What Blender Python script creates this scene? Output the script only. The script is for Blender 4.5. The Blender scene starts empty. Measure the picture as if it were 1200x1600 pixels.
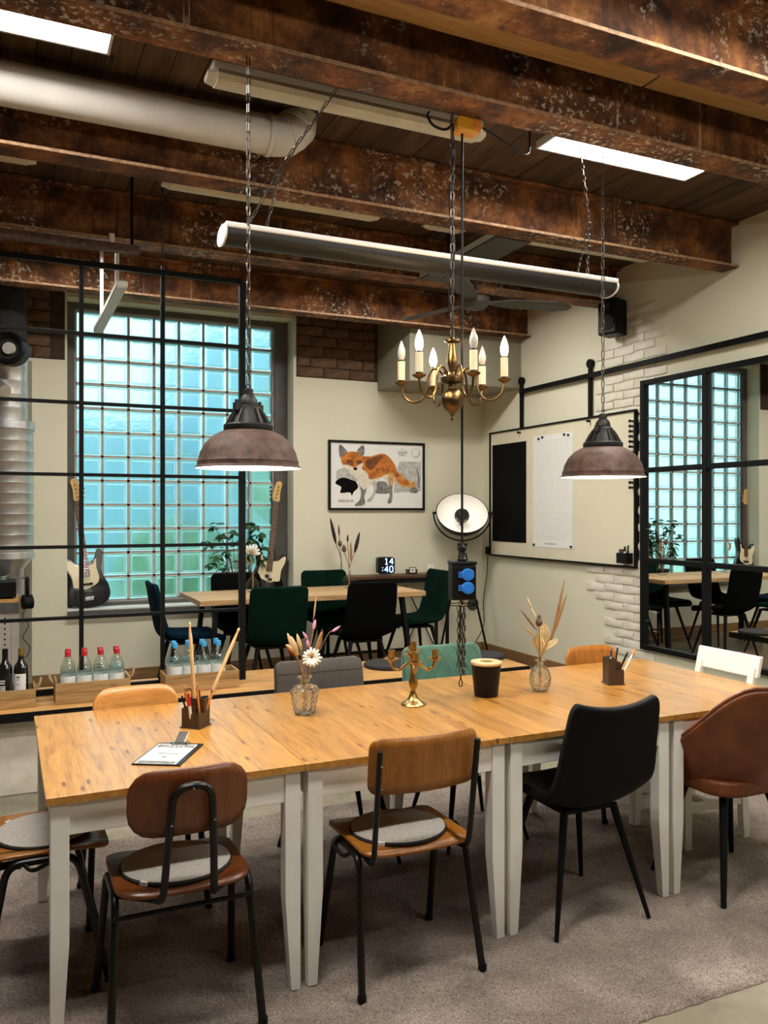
import bpy, bmesh, math, random
import numpy as np
from mathutils import Vector, Matrix, Euler
random.seed(7)
SC = bpy.context.scene
COL = SC.collection
PI = math.pi

# ------------------------------------------------------------------ camera, world, exposure
H = 1.57                                   # eye height
YAW = math.atan2(592, 1294)
SY, CY = math.sin(YAW), math.cos(YAW)
cam_d = bpy.data.cameras.new('camera')
cam_d.sensor_fit = 'HORIZONTAL'; cam_d.sensor_width = 36.0
cam_d.lens = 36.0 * 1294 / 1200
cam_d.clip_start = 0.05; cam_d.clip_end = 200
cam = bpy.data.objects.new('camera', cam_d); COL.objects.link(cam)
cam.location = (0, 0, H); cam.rotation_euler = (PI / 2, 0, -YAW)
SC.camera = cam

SC.view_settings.view_transform = 'Standard'
SC.view_settings.look = 'None'
SC.view_settings.gamma = 1.0
SC.view_settings.use_curve_mapping = False
SC.view_settings.exposure = 0.12
SC.cycles.use_denoising = True
SC.cycles.max_bounces = 9
SC.cycles.transmission_bounces = 8
SC.cycles.transparent_max_bounces = 32
SC.cycles.caustics_reflective = False
SC.cycles.sample_clamp_indirect = 6.0

PANEL_E, PENDANT_W, BULB_W, DISH_W = 46.0, 18.0, 2.2, 0.5

w = bpy.data.worlds.new('world'); SC.world = w; w.use_nodes = True
nt = w.node_tree; nt.nodes.clear()
wo = nt.nodes.new('ShaderNodeOutputWorld'); bg = nt.nodes.new('ShaderNodeBackground')
bg.inputs[0].default_value = (0.62, 0.92, 1.0, 1); bg.inputs[1].default_value = 1.8   # even overcast daylight
nt.links.new(bg.outputs[0], wo.inputs[0])

# ------------------------------------------------------------------ pixel -> place, for points on a known plane
def at(px, py, X=None, Y=None, Z=None):
    r = (px - 600) / 1294; t = (800 - py) / 1294
    kx, ky = r * CY + SY, CY - r * SY
    if X is not None: d = X / kx
    elif Y is not None: d = Y / ky
    else: d = (Z - H) / t
    return Vector((d * kx, d * ky, H + d * t))

# ------------------------------------------------------------------ mesh builder
def frame_of(d):
    d = d.normalized()
    a = Vector((0, 0, 1)) if abs(d.z) < .9 else Vector((1, 0, 0))
    x = d.cross(a).normalized(); y = d.cross(x).normalized()
    return x, y

class MB:
    def __init__(s): s.v = []; s.f = []; s.sm = []
    def add(s, vs, fs, smooth=False, M=None):
        o = len(s.v)
        if M is not None: vs = [M @ Vector(p) for p in vs]
        s.v += [tuple(p) for p in vs]
        s.f += [tuple(i + o for i in f) for f in fs]
        s.sm += [smooth] * len(fs)
        return s
    def box(s, lo, hi, M=None):
        x0, y0, z0 = lo; x1, y1, z1 = hi
        vs = [(x0,y0,z0),(x1,y0,z0),(x1,y1,z0),(x0,y1,z0),(x0,y0,z1),(x1,y0,z1),(x1,y1,z1),(x0,y1,z1)]
        return s.add(vs, [(3,2,1,0),(4,5,6,7),(0,1,5,4),(1,2,6,5),(2,3,7,6),(3,0,4,7)], False, M)
    def cbox(s, c, size, M=None):
        return s.box([c[i] - size[i] / 2 for i in range(3)], [c[i] + size[i] / 2 for i in range(3)], M)
    def hexa(s, bot, top):   # two 4-point rings, counter-clockwise from above
        return s.add(list(bot) + list(top), [(3,2,1,0),(4,5,6,7),(0,1,5,4),(1,2,6,5),(2,3,7,6),(3,0,4,7)])
    def bar(s, p0, p1, wd, ht=None, up=(0, 0, 1)):
        p0, p1 = Vector(p0), Vector(p1); d = (p1 - p0).normalized(); ht = ht or wd
        x = d.cross(Vector(up))
        x = x.normalized() if x.length > 1e-4 else frame_of(d)[0]
        y = x.cross(d).normalized()
        q = [x * (a * wd / 2) + y * (b * ht / 2) for a, b in ((-1,-1),(1,-1),(1,1),(-1,1))]
        return s.add([p0 + k for k in q] + [p1 + k for k in q], [(0,1,2,3),(7,6,5,4),(1,0,4,5),(2,1,5,6),(3,2,6,7),(0,3,7,4)])
    def cyl(s, p0, p1, r0, r1=None, n=12, cap=True, smooth=True):
        return s.tube([p0, p1], [r0, r0 if r1 is None else r1], n, False, cap, smooth)
    def tube(s, pts, r, n=8, closed=False, cap=True, smooth=True, sx=1.0):
        pts = [Vector(p) for p in pts]; m = len(pts)
        rs = r if isinstance(r, (list, tuple)) else [r] * m
        vs = []; X = None
        for i, p in enumerate(pts):
            a = pts[(i - 1) % m] if (closed or i > 0) else p
            b = pts[(i + 1) % m] if (closed or i < m - 1) else p
            t = (b - a).normalized()
            if X is None: X = frame_of(t)[0]
            else:
                X = X - t * X.dot(t)
                X = X.normalized() if X.length > 1e-6 else frame_of(t)[0]
            Yv = t.cross(X)
            for k in range(n):
                th = 2 * PI * k / n
                vs.append(p + (X * math.cos(th) * sx + Yv * math.sin(th)) * rs[i])
        fs = []
        for i in range(m if closed else m - 1):
            j = (i + 1) % m
            for k in range(n):
                l = (k + 1) % n
                fs.append((i*n+k, i*n+l, j*n+l, j*n+k))
        s.add(vs, fs, smooth)
        if cap and not closed:
            o = len(s.v) - len(vs)
            s.f.append(tuple(o + k for k in reversed(range(n)))); s.sm.append(False)
            s.f.append(tuple(o + (m-1)*n + k for k in range(n))); s.sm.append(False)
        return s
    def lathe(s, prof, n=24, c=(0, 0, 0), M=None, smooth=True, cap=False):
        vs = []
        for r, z in prof:
            for k in range(n):
                th = 2 * PI * k / n
                vs.append((c[0] + r*math.cos(th), c[1] + r*math.sin(th), c[2] + z))
        fs = []
        for i in range(len(prof) - 1):
            for k in range(n):
                l = (k + 1) % n
                fs.append((i*n+k, i*n+l, (i+1)*n+l, (i+1)*n+k))
        if cap:
            fs.append(tuple(reversed(range(n)))); fs.append(tuple((len(prof)-1)*n + k for k in range(n)))
        return s.add(vs, fs, smooth, M)
    def ell(s, c, r, nu=12, nv=8, M=None):
        if not isinstance(r, (list, tuple)): r = (r, r, r)
        prof = [(math.sin(PI * i / nv), -math.cos(PI * i / nv)) for i in range(nv + 1)]
        prof[0] = (.002, -1); prof[-1] = (.002, 1)
        M2 = Matrix.Translation(Vector(c)) @ Matrix.Diagonal((r[0], r[1], r[2], 1))
        return s.lathe(prof, nu, M=(M @ M2 if M is not None else M2))
    def prism(s, poly, z0, z1, M=None, smooth=False):
        n = len(poly)
        vs = [(x, y, z0) for x, y in poly] + [(x, y, z1) for x, y in poly]
        fs = [tuple(reversed(range(n))), tuple(n + k for k in range(n))]
        s.add(vs, fs, False, M)
        o = len(s.v) - 2 * n
        for k in range(n):
            l = (k + 1) % n
            s.f.append((o+k, o+l, o+n+l, o+n+k)); s.sm.append(smooth)
        return s
    def grid(s, fn, us, vsr, smooth=True):
        vs = [fn(u, v) for v in vsr for u in us]
        nu = len(us)
        fs = [(j*nu+i, j*nu+i+1, (j+1)*nu+i+1, (j+1)*nu+i) for j in range(len(vsr)-1) for i in range(nu-1)]
        return s.add(vs, fs, smooth)
    def mesh(s, name, mat, sharp=40):
        me = bpy.data.meshes.new(name)
        me.from_pydata(s.v, [], s.f)
        me.polygons.foreach_set('use_smooth', s.sm)
        if any(s.sm): me.set_sharp_from_angle(angle=math.radians(sharp))
        if mat is not None:
            for m in (mat if isinstance(mat, (list, tuple)) else [mat]): me.materials.append(m)
        me.update()
        return me
    def build(s, name, mat, parent=None, bevel=0, solid=0, sub=0, off=0, sharp=40, seg=2, normals=True):
        me = s.mesh(name, mat, sharp)
        if normals:
            b = bmesh.new(); b.from_mesh(me); bmesh.ops.recalc_face_normals(b, faces=b.faces); b.to_mesh(me); b.free()
        o = bpy.data.objects.new(name, me); COL.objects.link(o)
        if parent is not None: o.parent = parent
        if solid:
            m = o.modifiers.new('solid', 'SOLIDIFY'); m.thickness = solid; m.offset = off
        if bevel:
            m = o.modifiers.new('bevel', 'BEVEL'); m.width = bevel; m.segments = seg; m.limit_method = 'ANGLE'; m.angle_limit = math.radians(35)
        if sub:
            m = o.modifiers.new('sub', 'SUBSURF'); m.levels = sub; m.render_levels = sub
        return o

def tag(o, label=None, cat=None, group=None, kind=None):
    if label: o['label'] = label
    if cat: o['category'] = cat
    if group: o['group'] = group
    if kind: o['kind'] = kind
    return o
def thing(name, label, cat, loc=(0, 0, 0), rz=0, group=None):
    o = bpy.data.objects.new(name, None); COL.objects.link(o)
    o.empty_display_size = .1
    o.location = loc; o.rotation_euler = (0, 0, rz)
    return tag(o, label, cat, group)
def dup(root, loc, rz=0, label=None, group=None):
    r = root.copy(); COL.objects.link(r); r.location = loc; r.rotation_euler = (0, 0, rz)
    if label: r['label'] = label
    if group: r['group'] = group
    for ch in list(root.children):
        c = ch.copy(); COL.objects.link(c); c.parent = r
        for g in list(ch.children):
            d = g.copy(); COL.objects.link(d); d.parent = c
    return r
def lin(a, b, n): return [a + (b - a) * i / (n - 1) for i in range(n)]
def smooth_path(pts, n=6):      # Catmull-Rom through the points
    P = [Vector(p) for p in pts]; out = []
    for i in range(len(P) - 1):
        p0 = P[max(i-1, 0)]; p1 = P[i]; p2 = P[i+1]; p3 = P[min(i+2, len(P)-1)]
        for k in range(n):
            t = k / n
            out.append(.5 * ((2*p1) + (p2-p0)*t + (2*p0-5*p1+4*p2-p3)*t*t + (3*p1-p0-3*p2+p3)*t**3))
    out.append(P[-1]); return out
def bend(pts, r, n=5):          # polyline with rounded corners
    P = [Vector(p) for p in pts]; out = [P[0]]
    for i in range(1, len(P) - 1):
        a = (P[i-1] - P[i]); b = (P[i+1] - P[i])
        ra = min(r, a.length * .49); rb = min(r, b.length * .49)
        A = P[i] + a.normalized() * ra; B = P[i] + b.normalized() * rb
        for k in range(n + 1):
            t = k / n
            out.append((1-t)**2 * A + 2*t*(1-t) * P[i] + t*t * B)
    out.append(P[-1]); return out
def round_rect(w, h, r, n=5):
    out = []
    for cx, cy, a0 in ((w/2-r, h/2-r, 0), (-w/2+r, h/2-r, 90), (-w/2+r, -h/2+r, 180), (w/2-r, -h/2+r, 270)):
        for k in range(n + 1):
            a = math.radians(a0 + 90 * k / n); out.append((cx + r*math.cos(a), cy + r*math.sin(a)))
    return out
def chain(mb, p0, p1, L=.036, wd=.017, r=.0024, n=5, m=10):
    p0, p1 = Vector(p0), Vector(p1); d = p1 - p0; cnt = max(1, round(d.length / (L - 2.4*r)))
    x, y = frame_of(d); dn = d.normalized(); st = d / cnt
    for i in range(cnt):
        c = p0 + st * (i + .5); s = x if i % 2 else y
        pts = []
        for k in range(m):
            a = 2 * PI * k / m
            ca, sa = math.cos(a), math.sin(a)
            pts.append(c + s * (sa * (wd/2 - r)) + dn * (ca * (wd/2 - r) + (1 if ca > 0 else -1) * (L/2 - wd/2)))
        mb.tube(pts, r, n, closed=True)
    return mb
# ------------------------------------------------------------------ materials
MATS = {}
def new_mat(name):
    m = bpy.data.materials.new(name); m.use_nodes = True
    n = m.node_tree.nodes; b = n['Principled BSDF']
    MATS[name] = m
    return m, m.node_tree, b
def nd(t, kind, **kw):
    n = t.nodes.new(kind)
    for k, v in kw.items(): setattr(n, k, v)
    return n
def coords(t, scale=(1, 1, 1), kind='Object', per_object=False):
    tc = nd(t, 'ShaderNodeTexCoord'); mp = nd(t, 'ShaderNodeMapping')
    mp.inputs['Scale'].default_value = scale
    t.links.new(tc.outputs[kind], mp.inputs['Vector'])
    if per_object:
        oi = nd(t, 'ShaderNodeObjectInfo'); mu = nd(t, 'ShaderNodeMath', operation='MULTIPLY'); mu.inputs[1].default_value = 37.0
        t.links.new(oi.outputs['Random'], mu.inputs[0]); cx = nd(t, 'ShaderNodeCombineXYZ')
        for i in range(3): t.links.new(mu.outputs[0], cx.inputs[i])
        t.links.new(cx.outputs[0], mp.inputs['Location'])
    return mp.outputs[0]
def noise(t, vec, scale, detail=4, rough=.55, dist=0.0):
    n = nd(t, 'ShaderNodeTexNoise'); n.inputs['Scale'].default_value = scale; n.inputs['Detail'].default_value = detail
    n.inputs['Roughness'].default_value = rough; n.inputs['Distortion'].default_value = dist
    if vec is not None: t.links.new(vec, n.inputs['Vector'])
    return n.outputs['Fac']
def ramp(t, fac, stops):
    r = nd(t, 'ShaderNodeValToRGB'); e = r.color_ramp.elements
    while len(e) < len(stops): e.new(.5)
    for el, (p, c) in zip(e, stops):
        el.position = p; el.color = (*c, 1) if len(c) == 3 else c
    t.links.new(fac, r.inputs['Fac']); return r.outputs['Color']
def mix(t, fac, a, b, mode='MIX'):
    m = nd(t, 'ShaderNodeMix', data_type='RGBA', blend_type=mode)
    for s, v in ((0, fac), (6, a), (7, b)):
        if isinstance(v, (int, float)): m.inputs[s].default_value = v
        elif isinstance(v, tuple): m.inputs[s].default_value = (*v, 1)
        else: t.links.new(v, m.inputs[s])
    return m.outputs[2]
def bump(t, b, height, strength=.3, dist=.01):
    n = nd(t, 'ShaderNodeBump'); n.inputs['Strength'].default_value = strength; n.inputs['Distance'].default_value = dist
    t.links.new(height, n.inputs['Height']); t.links.new(n.outputs[0], b.inputs['Normal'])
def plain(name, col, rough=.5, metal=0.0, var=.12, scale=25, bmp=0.0, spec=None, sheen=0.0, coat=0.0):
    m, t, b = new_mat(name)
    v = coords(t); f = noise(t, v, scale)
    lo = tuple(c * (1 - var) for c in col); hi = tuple(min(1, c * (1 + var)) for c in col)
    t.links.new(ramp(t, f, [(.3, lo), (.7, hi)]), b.inputs['Base Color'])
    b.inputs['Roughness'].default_value = rough; b.inputs['Metallic'].default_value = metal
    if spec is not None: b.inputs['Specular IOR Level'].default_value = spec
    if sheen:
        b.inputs['Sheen Weight'].default_value = sheen; b.inputs['Sheen Roughness'].default_value = .4
    if coat: b.inputs['Coat Weight'].default_value = coat; b.inputs['Coat Roughness'].default_value = .15
    if bmp: bump(t, b, noise(t, v, scale * 3), bmp, .004)
    return m
def wood(name, dark, mid, light, axis='Y', scale=1.0, rough=.42, knots=True, spread=.25, coat=0.0, knotcol=None):
    m, t, b = new_mat(name)
    s = {'X': (1.2, 14, 14), 'Y': (14, 1.2, 14), 'Z': (14, 14, 1.2)}[axis]
    v = coords(t, tuple(k * scale for k in s), per_object=True)
    g = noise(t, v, 1.6, 6, .62, 1.2)
    c = ramp(t, g, [(.25, dark), (.5, mid), (.78, light)])
    vf = coords(t, tuple(k * scale * 7 if k > 5 else k * scale * 3 for k in s), per_object=True)
    c = mix(t, .55, c, ramp(t, noise(t, vf, 1.5, 4, .7), [(.3, (.50, .46, .42)), (.65, (1.16, 1.16, 1.16))]), 'MULTIPLY')
    oi = nd(t, 'ShaderNodeObjectInfo')
    hv = nd(t, 'ShaderNodeHueSaturation'); mr = nd(t, 'ShaderNodeMapRange')
    mr.inputs['To Min'].default_value = 1 - spread; mr.inputs['To Max'].default_value = 1 + spread * .6
    t.links.new(oi.outputs['Random'], mr.inputs['Value']); t.links.new(mr.outputs[0], hv.inputs['Value']); t.links.new(c, hv.inputs['Color'])
    c = hv.outputs['Color']
    if knots:
        v2 = coords(t, tuple(k * scale for k in {'X': (3.6, 15, 6), 'Y': (15, 3.6, 6), 'Z': (15, 6, 3.6)}[axis]), per_object=True)
        vo = nd(t, 'ShaderNodeTexVoronoi'); vo.inputs['Scale'].default_value = 1.0; t.links.new(v2, vo.inputs['Vector'])
        k = ramp(t, vo.outputs['Distance'], [(.06, (1, 1, 1)), (.17, (0, 0, 0))])
        c = mix(t, k, c, knotcol or tuple(x * .55 for x in dark))
    t.links.new(c, b.inputs['Base Color'])
    rr = nd(t, 'ShaderNodeMapRange'); rr.inputs['To Min'].default_value = rough - .1; rr.inputs['To Max'].default_value = rough + .12
    t.links.new(g, rr.inputs['Value']); t.links.new(rr.outputs[0], b.inputs['Roughness'])
    bump(t, b, g, .12, .002)
    if coat: b.inputs['Coat Weight'].default_value = coat; b.inputs['Coat Roughness'].default_value = .2
    return m
def glass(name, col=(1, 1, 1), rough=0.0, ior=1.45, bmp=0.0, scale=40):
    m, t, b = new_mat(name)
    b.inputs['Base Color'].default_value = (*col, 1); b.inputs['Transmission Weight'].default_value = 1
    b.inputs['Roughness'].default_value = rough; b.inputs['IOR'].default_value = ior
    if bmp: bump(t, b, noise(t, coords(t, per_object=True), scale, 2), bmp, .01)
    return m
def emit(name, col, strength):
    m, t, b = new_mat(name)
    b.inputs['Base Color'].default_value = (*col, 1); b.inputs['Emission Color'].default_value = (*col, 1); b.inputs['Emission Strength'].default_value = strength
    return m

# plaster walls
def plaster(name, col, blotch=.07):
    m, t, b = new_mat(name); v = coords(t)
    a = noise(t, v, 1.3, 6, .6); f = noise(t, v, 60, 3)
    c = ramp(t, a, [(.3, tuple(x * (1 - blotch) for x in col)), (.7, col)])
    t.links.new(c, b.inputs['Base Color']); b.inputs['Roughness'].default_value = .85
    add = nd(t, 'ShaderNodeMath', operation='ADD'); t.links.new(f, add.inputs[0]); t.links.new(noise(t, v, 9, 4), add.inputs[1])
    bump(t, b, add.outputs[0], .25, .006)
    return m
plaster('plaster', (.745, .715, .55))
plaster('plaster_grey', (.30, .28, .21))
plain('white_paint', (.88, .86, .80), .5, var=.04, scale=8, bmp=.05)
plain('masonry_white', (.70, .66, .56), .8, var=.12, scale=10, bmp=.6)
# rusty steel
def rust_mat():
    m, t, b = new_mat('rust'); v = coords(t, (1, 1, 1), 'Object')
    tc = nd(t, 'ShaderNodeTexCoord'); vs = coords(t, (9, 9, .9))
    a = noise(t, v, 4.2, 8, .72); c = ramp(t, a, [(.36, (.024, .008, .003)), (.48, (.12, .040, .010)), (.60, (.31, .118, .027)), (.74, (.48, .24, .075))])
    vst = coords(t, (26, 26, 1.3))
    st = ramp(t, noise(t, vst, 1.0, 3, .6), [(.66, (0, 0, 0)), (.74, (1, 1, 1))])
    c = mix(t, st, c, (.50, .33, .19))
    c = mix(t, .6, c, ramp(t, noise(t, v, 26, 6, .75), [(.32, (.45, .40, .36)), (.66, (1.25, 1.22, 1.18))]), 'MULTIPLY')
    c = mix(t, ramp(t, noise(t, coords(t, (16, 16, 1.0)), 1.3, 6, .75), [(.30, (1, 1, 1)), (.46, (0, 0, 0))]), c, (.040, .013, .005))
    pl = noise(t, v, 2.2, 2); sp = noise(t, v, 34, 3, .7)
    mu = nd(t, 'ShaderNodeMath', operation='MULTIPLY'); t.links.new(ramp(t, pl, [(.50, (0, 0, 0)), (.60, (1, 1, 1))]), mu.inputs[0])
    t.links.new(ramp(t, sp, [(.55, (0, 0, 0)), (.62, (1, 1, 1))]), mu.inputs[1])
    c = mix(t, mu.outputs[0], c, (.55, .46, .34))
    t.links.new(c, b.inputs['Base Color']); b.inputs['Roughness'].default_value = .72; b.inputs['Metallic'].default_value = .15
    bump(t, b, noise(t, v, 45, 6, .7), .5, .006)
    return m
rust_mat()
plain('rust_lit', (.42, .25, .14), .6, .2, var=.45, scale=40, bmp=.3)  # paler rust with the light on the flange lips put into its colour
wood('ceiling_wood', (.030, .015, .007), (.085, .045, .020), (.17, .10, .05), 'Y', .8, .8, spread=.35)
wood('batten_wood', (.32, .17, .06), (.45, .26, .10), (.55, .33, .14), 'X', 1, .6, False)
wood('table_wood', (.27, .100, .013), (.53, .245, .042), (.66, .34, .080), 'Y', 1.3, .36, True, .14, coat=.45, knotcol=(.13, .042, .010))
wood('plywood', (.24, .080, .009), (.37, .135, .015), (.46, .18, .024), 'Z', 1.3, .38, False, .12, coat=.25)
wood('plywood_dark', (.10, .024, .004), (.165, .042, .007), (.24, .068, .011), 'Z', 1.3, .36, False, .1, coat=.25)
wood('plywood_pale', (.46, .20, .045), (.60, .28, .07), (.70, .36, .10), 'X', 1.3, .4, False, .1, coat=.2)
wood('bench_wood', (.40, .18, .045), (.60, .32, .10), (.70, .41, .15), 'X', 1.0, .5, True, .15, knotcol=(.2, .08, .02))
wood('crate_wood', (.24, .125, .04), (.42, .25, .095), (.55, .36, .16), 'X', 1.2, .7, True, .2)
wood('back_table_wood', (.30, .16, .06), (.52, .33, .15), (.66, .47, .26), 'X', 1.0, .55, True, .18)
wood('laminate', (.13, .075, .03), (.22, .135, .06), (.30, .19, .09), 'X', .8, .5, False, .2)
wood('skirting', (.16, .085, .03), (.24, .135, .05), (.30, .18, .075), 'X', .8, .5, False, .1)
wood('bamboo', (.62, .42, .18), (.74, .54, .27), (.82, .63, .35), 'X', 1.5, .45, False, .05)
wood('drumstick_wood', (.60, .38, .16), (.72, .48, .22), (.80, .58, .30), 'Z', 2, .5, False, .1)
wood('maple', (.60, .33, .09), (.72, .43, .13), (.80, .52, .19), 'Z', 2, .4, False, .1, coat=.3)
wood('fretboard', (.08, .03, .015), (.14, .055, .025), (.20, .085, .04), 'Z', 2, .5, False, .05)
wood('console_wood', (.05, .02, .008), (.10, .04, .015), (.15, .065, .025), 'X', 1, .5, False, .05)
wood('dark_box_wood', (.030, .016, .010), (.060, .034, .020), (.095, .058, .036), 'Z', 2, .45, False, .05)
plain('brick_dark', (.11, .060, .030), .9, var=.45, scale=14, bmp=.8)
plain('mortar_dark', (.045, .028, .017), .95, var=.4, scale=12, bmp=.8)
# concrete floor
def concrete():
    m, t, b = new_mat('concrete'); v = coords(t)
    a = noise(t, v, 2.4, 8, .65); c = ramp(t, a, [(.3, (.16, .14, .095)), (.5, (.27, .24, .17)), (.72, (.38, .35, .26))])
    t.links.new(c, b.inputs['Base Color']); b.inputs['Roughness'].default_value = .5
    bump(t, b, noise(t, v, 30, 5), .15, .004)
concrete()
def carpet():
    m, t, b = new_mat('carpet'); v = coords(t)
    a = noise(t, v, 3.2, 5, .6, .6); f = noise(t, v, 170, 3, .75)
    c = ramp(t, a, [(.28, (.21, .155, .120)), (.5, (.37, .285, .228)), (.74, (.56, .445, .365))])
    c = mix(t, .7, c, ramp(t, f, [(.38, (.12, .12, .12)), (.62, (1.5, 1.5, 1.5))]), 'MULTIPLY')
    t.links.new(c, b.inputs['Base Color']); b.inputs['Roughness'].default_value = 1.0; b.inputs['Specular IOR Level'].default_value = .05
    b.inputs['Sheen Weight'].default_value = .25; b.inputs['Sheen Roughness'].default_value = .6
    add = nd(t, 'ShaderNodeMath', operation='ADD'); t.links.new(f, add.inputs[0]); t.links.new(noise(t, v, 70, 3), add.inputs[1])
    bump(t, b, add.outputs[0], .9, .012)
carpet()
plain('black_steel', (.004, .004, .004), .55, 0, var=.2, scale=30, spec=.18)
plain('black_tube', (.010, .009, .008), .32, .4, var=.25, scale=40)
plain('black_plastic', (.004, .004, .004), .45, var=.15, spec=.22)
plain('black_leather', (.0035, .0035, .004), .6, var=.2, scale=90, bmp=.15, spec=.15)
plain('grey_leather', (.058, .051, .044), .55, var=.15, scale=60, bmp=.15)
plain('brown_leather', (.155, .040, .009), .42, var=.32, scale=9, bmp=.12)
plain('green_velvet', (.0012, .0125, .0075), .9, var=.35, scale=12, spec=.08)
plain('green_velvet_light', (.045, .135, .095), .75, var=.2, scale=14, sheen=.6)
plain('teal_velvet', (.001, .012, .026), .9, var=.25, scale=12, spec=.08)
plain('black_velvet', (.0025, .003, .003), .9, var=.25, scale=12, spec=.05)
plain('felt_grey', (.40, .37, .33), .95, var=.14, scale=80, bmp=.4)
plain('felt_black', (.022, .021, .020), .95, var=.25, scale=60, bmp=.3)
plain('brass', (.40, .27, .10), .30, 1.0, var=.3, scale=18)
plain('brass_dark', (.19, .118, .05), .32, 1.0, var=.35, scale=18)
plain('lamp_rust', (.090, .050, .036), .62, .2, var=.55, scale=26, bmp=.25)
plain('lamp_iron', (.024, .023, .021), .5, .4, var=.3, scale=30, bmp=.2)
plain('lamp_white', (.90, .89, .86), .4, var=.02)
plain('candle_sleeve', (.80, .72, .48), .5, var=.05)
plain('galvanised', (.66, .67, .67), .36, .85, var=.2, scale=4)
plain('duct_white', (.60, .58, .53), .45, var=.08, scale=6)
plain('fixture_cream', (.62, .55, .40), .35, var=.12, scale=6)
plain('fixture_white', (.70, .70, .66), .4, var=.04)
plain('yellow_plastic', (.62, .27, .012), .4, var=.08)
plain('blue_plastic', (.018, .18, .62), .35, var=.06, coat=.3)
plain('blue_plastic_dark', (.012, .05, .22), .4, var=.06)
plain('chain_steel', (.10, .09, .08), .35, .9, var=.3)
plain('chrome', (.65, .65, .65), .18, 1.0, var=.03)
plain('paper', (.82, .81, .77), .8, var=.02)
plain('board_cream', (.74, .68, .51), .35, var=.03, scale=3)
plain('ink_black', (.004, .004, .004), .9, var=.1, spec=.1)
plain('ink_grey', (.20, .20, .19), .9, var=.5, scale=30)
plain('ink_pale', (.48, .47, .44), .9, var=.25, scale=25)
plain('fox_orange', (.48, .15, .025), .9, var=.55, scale=22)
plain('fox_brown', (.17, .055, .015), .9, var=.4, scale=30)
plain('fox_cream', (.72, .66, .52), .9, var=.12, scale=30)
plain('fox_tan', (.58, .33, .11), .9, var=.35, scale=25)
plain('red_plastic', (.50, .012, .018), .4, var=.06)
plain('cap_blue', (.06, .38, .72), .4, var=.06)
plain('orange_paint', (.72, .22, .03), .5, var=.05)
plain('pink_eraser', (.72, .26, .24), .8, var=.05)
plain('pale_label', (.74, .77, .75), .6, var=.06, scale=40)
plain('rope', (.36, .24, .12), .95, var=.3, scale=120, bmp=.5)
plain('gold_foil', (.40, .27, .07), .35, .7, var=.15)
plain('wine_glass', (.006, .008, .006), .08, var=.1, coat=1.0)
plain('leaf', (.035, .095, .028), .5, var=.45, scale=14)
plain('stem_brown', (.18, .09, .04), .8, var=.2)
plain('stem_tan', (.46, .30, .13), .8, var=.2)
plain('bunny_tail', (.70, .50, .25), .95, var=.2, scale=120, bmp=.8, sheen=.5)
plain('grass_brown', (.38, .20, .075), .95, var=.35, scale=140, bmp=.8)
plain('palm_cream', (.80, .66, .36), .8, var=.15, scale=40)
plain('flower_white', (.86, .81, .66), .8, var=.06, scale=40)
plain('flower_pink', (.66, .30, .50), .9, var=.18, scale=60, sheen=.4)
plain('flower_plum', (.16, .03, .06), .9, var=.2)
plain('poppy_brown', (.13, .075, .045), .85, var=.3, scale=60, bmp=.4)
plain('cattail', (.022, .012, .014), .95, var=.3)
plain('cream_pickguard', (.80, .69, .43), .35, var=.03, coat=.4)
plain('guitar_black', (.006, .006, .006), .12, var=.1, coat=.8)
plain('grout', (.50, .46, .40), .8, var=.12, scale=20)
plain('window_steel', (.085, .082, .075), .6, var=.2, scale=10)
plain('fan_grey', (.055, .052, .042), .6, var=.1)
plain('peg_metal', (.52, .48, .43), .45, .2, var=.05)
plain('tree_leaf', (.42, .58, .40), .8, var=.5, scale=6)
glass('clear_glass', (.97, .98, .97), 0.0, 1.45)
glass('vase_glass', (.96, .97, .96), .02, 1.45, .9, 55)
def thin_glass(name, col, refl=.10):
    m, t, b = new_mat(name); t.nodes.remove(b)
    out = t.nodes['Material Output']; tr = nd(t, 'ShaderNodeBsdfTransparent'); tr.inputs[0].default_value = (*col, 1)
    gl = nd(t, 'ShaderNodeBsdfGlossy'); gl.inputs['Roughness'].default_value = .03; fz = nd(t, 'ShaderNodeFresnel'); fz.inputs[0].default_value = 1.45
    ad = nd(t, 'ShaderNodeMath', operation='MULTIPLY_ADD'); ad.inputs[1].default_value = 1.2; ad.inputs[2].default_value = refl * .3
    mx = nd(t, 'ShaderNodeMixShader'); t.links.new(fz.outputs[0], ad.inputs[0]); ge = nd(t, 'ShaderNodeNewGeometry'); iv = nd(t, 'ShaderNodeMath', operation='SUBTRACT'); iv.inputs[0].default_value = 1.0; t.links.new(ge.outputs['Backfacing'], iv.inputs[1])
    ml = nd(t, 'ShaderNodeMath', operation='MULTIPLY'); t.links.new(ad.outputs[0], ml.inputs[0]); t.links.new(iv.outputs[0], ml.inputs[1]); t.links.new(ml.outputs[0], mx.inputs[0])
    t.links.new(tr.outputs[0], mx.inputs[1]); t.links.new(gl.outputs[0], mx.inputs[2]); t.links.new(mx.outputs[0], out.inputs[0])
thin_glass('thin_glass', (.93, .96, .95))
thin_glass('bottle_glass', (.94, .97, .96), .25)
thin_glass('water', (.93, .96, .95), .05)
glass('water_solid', (.93, .97, .96), 0.0, 1.33)
glass('block_glass', (.80, .97, .975), .30, 1.18, .5, 20)
glass('block_rim', (.80, .98, .97), .05, 1.3)
glass('fixture_glass', (.95, .90, .78), .35, 1.3)
plain('facade_blue', (.34, .52, .62), .8, var=.25, scale=2)
emit('tube_on', (1.0, .93, .82), 44.0)
emit('led_panel', (1.0, .965, .90), PANEL_E)
emit('bulb_on', (1.0, .74, .42), 22.0)
emit('pendant_bulb', (1.0, .95, .88), 14.0)
emit('clock_digit', (.25, .45, 1.0), 4.0)
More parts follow.
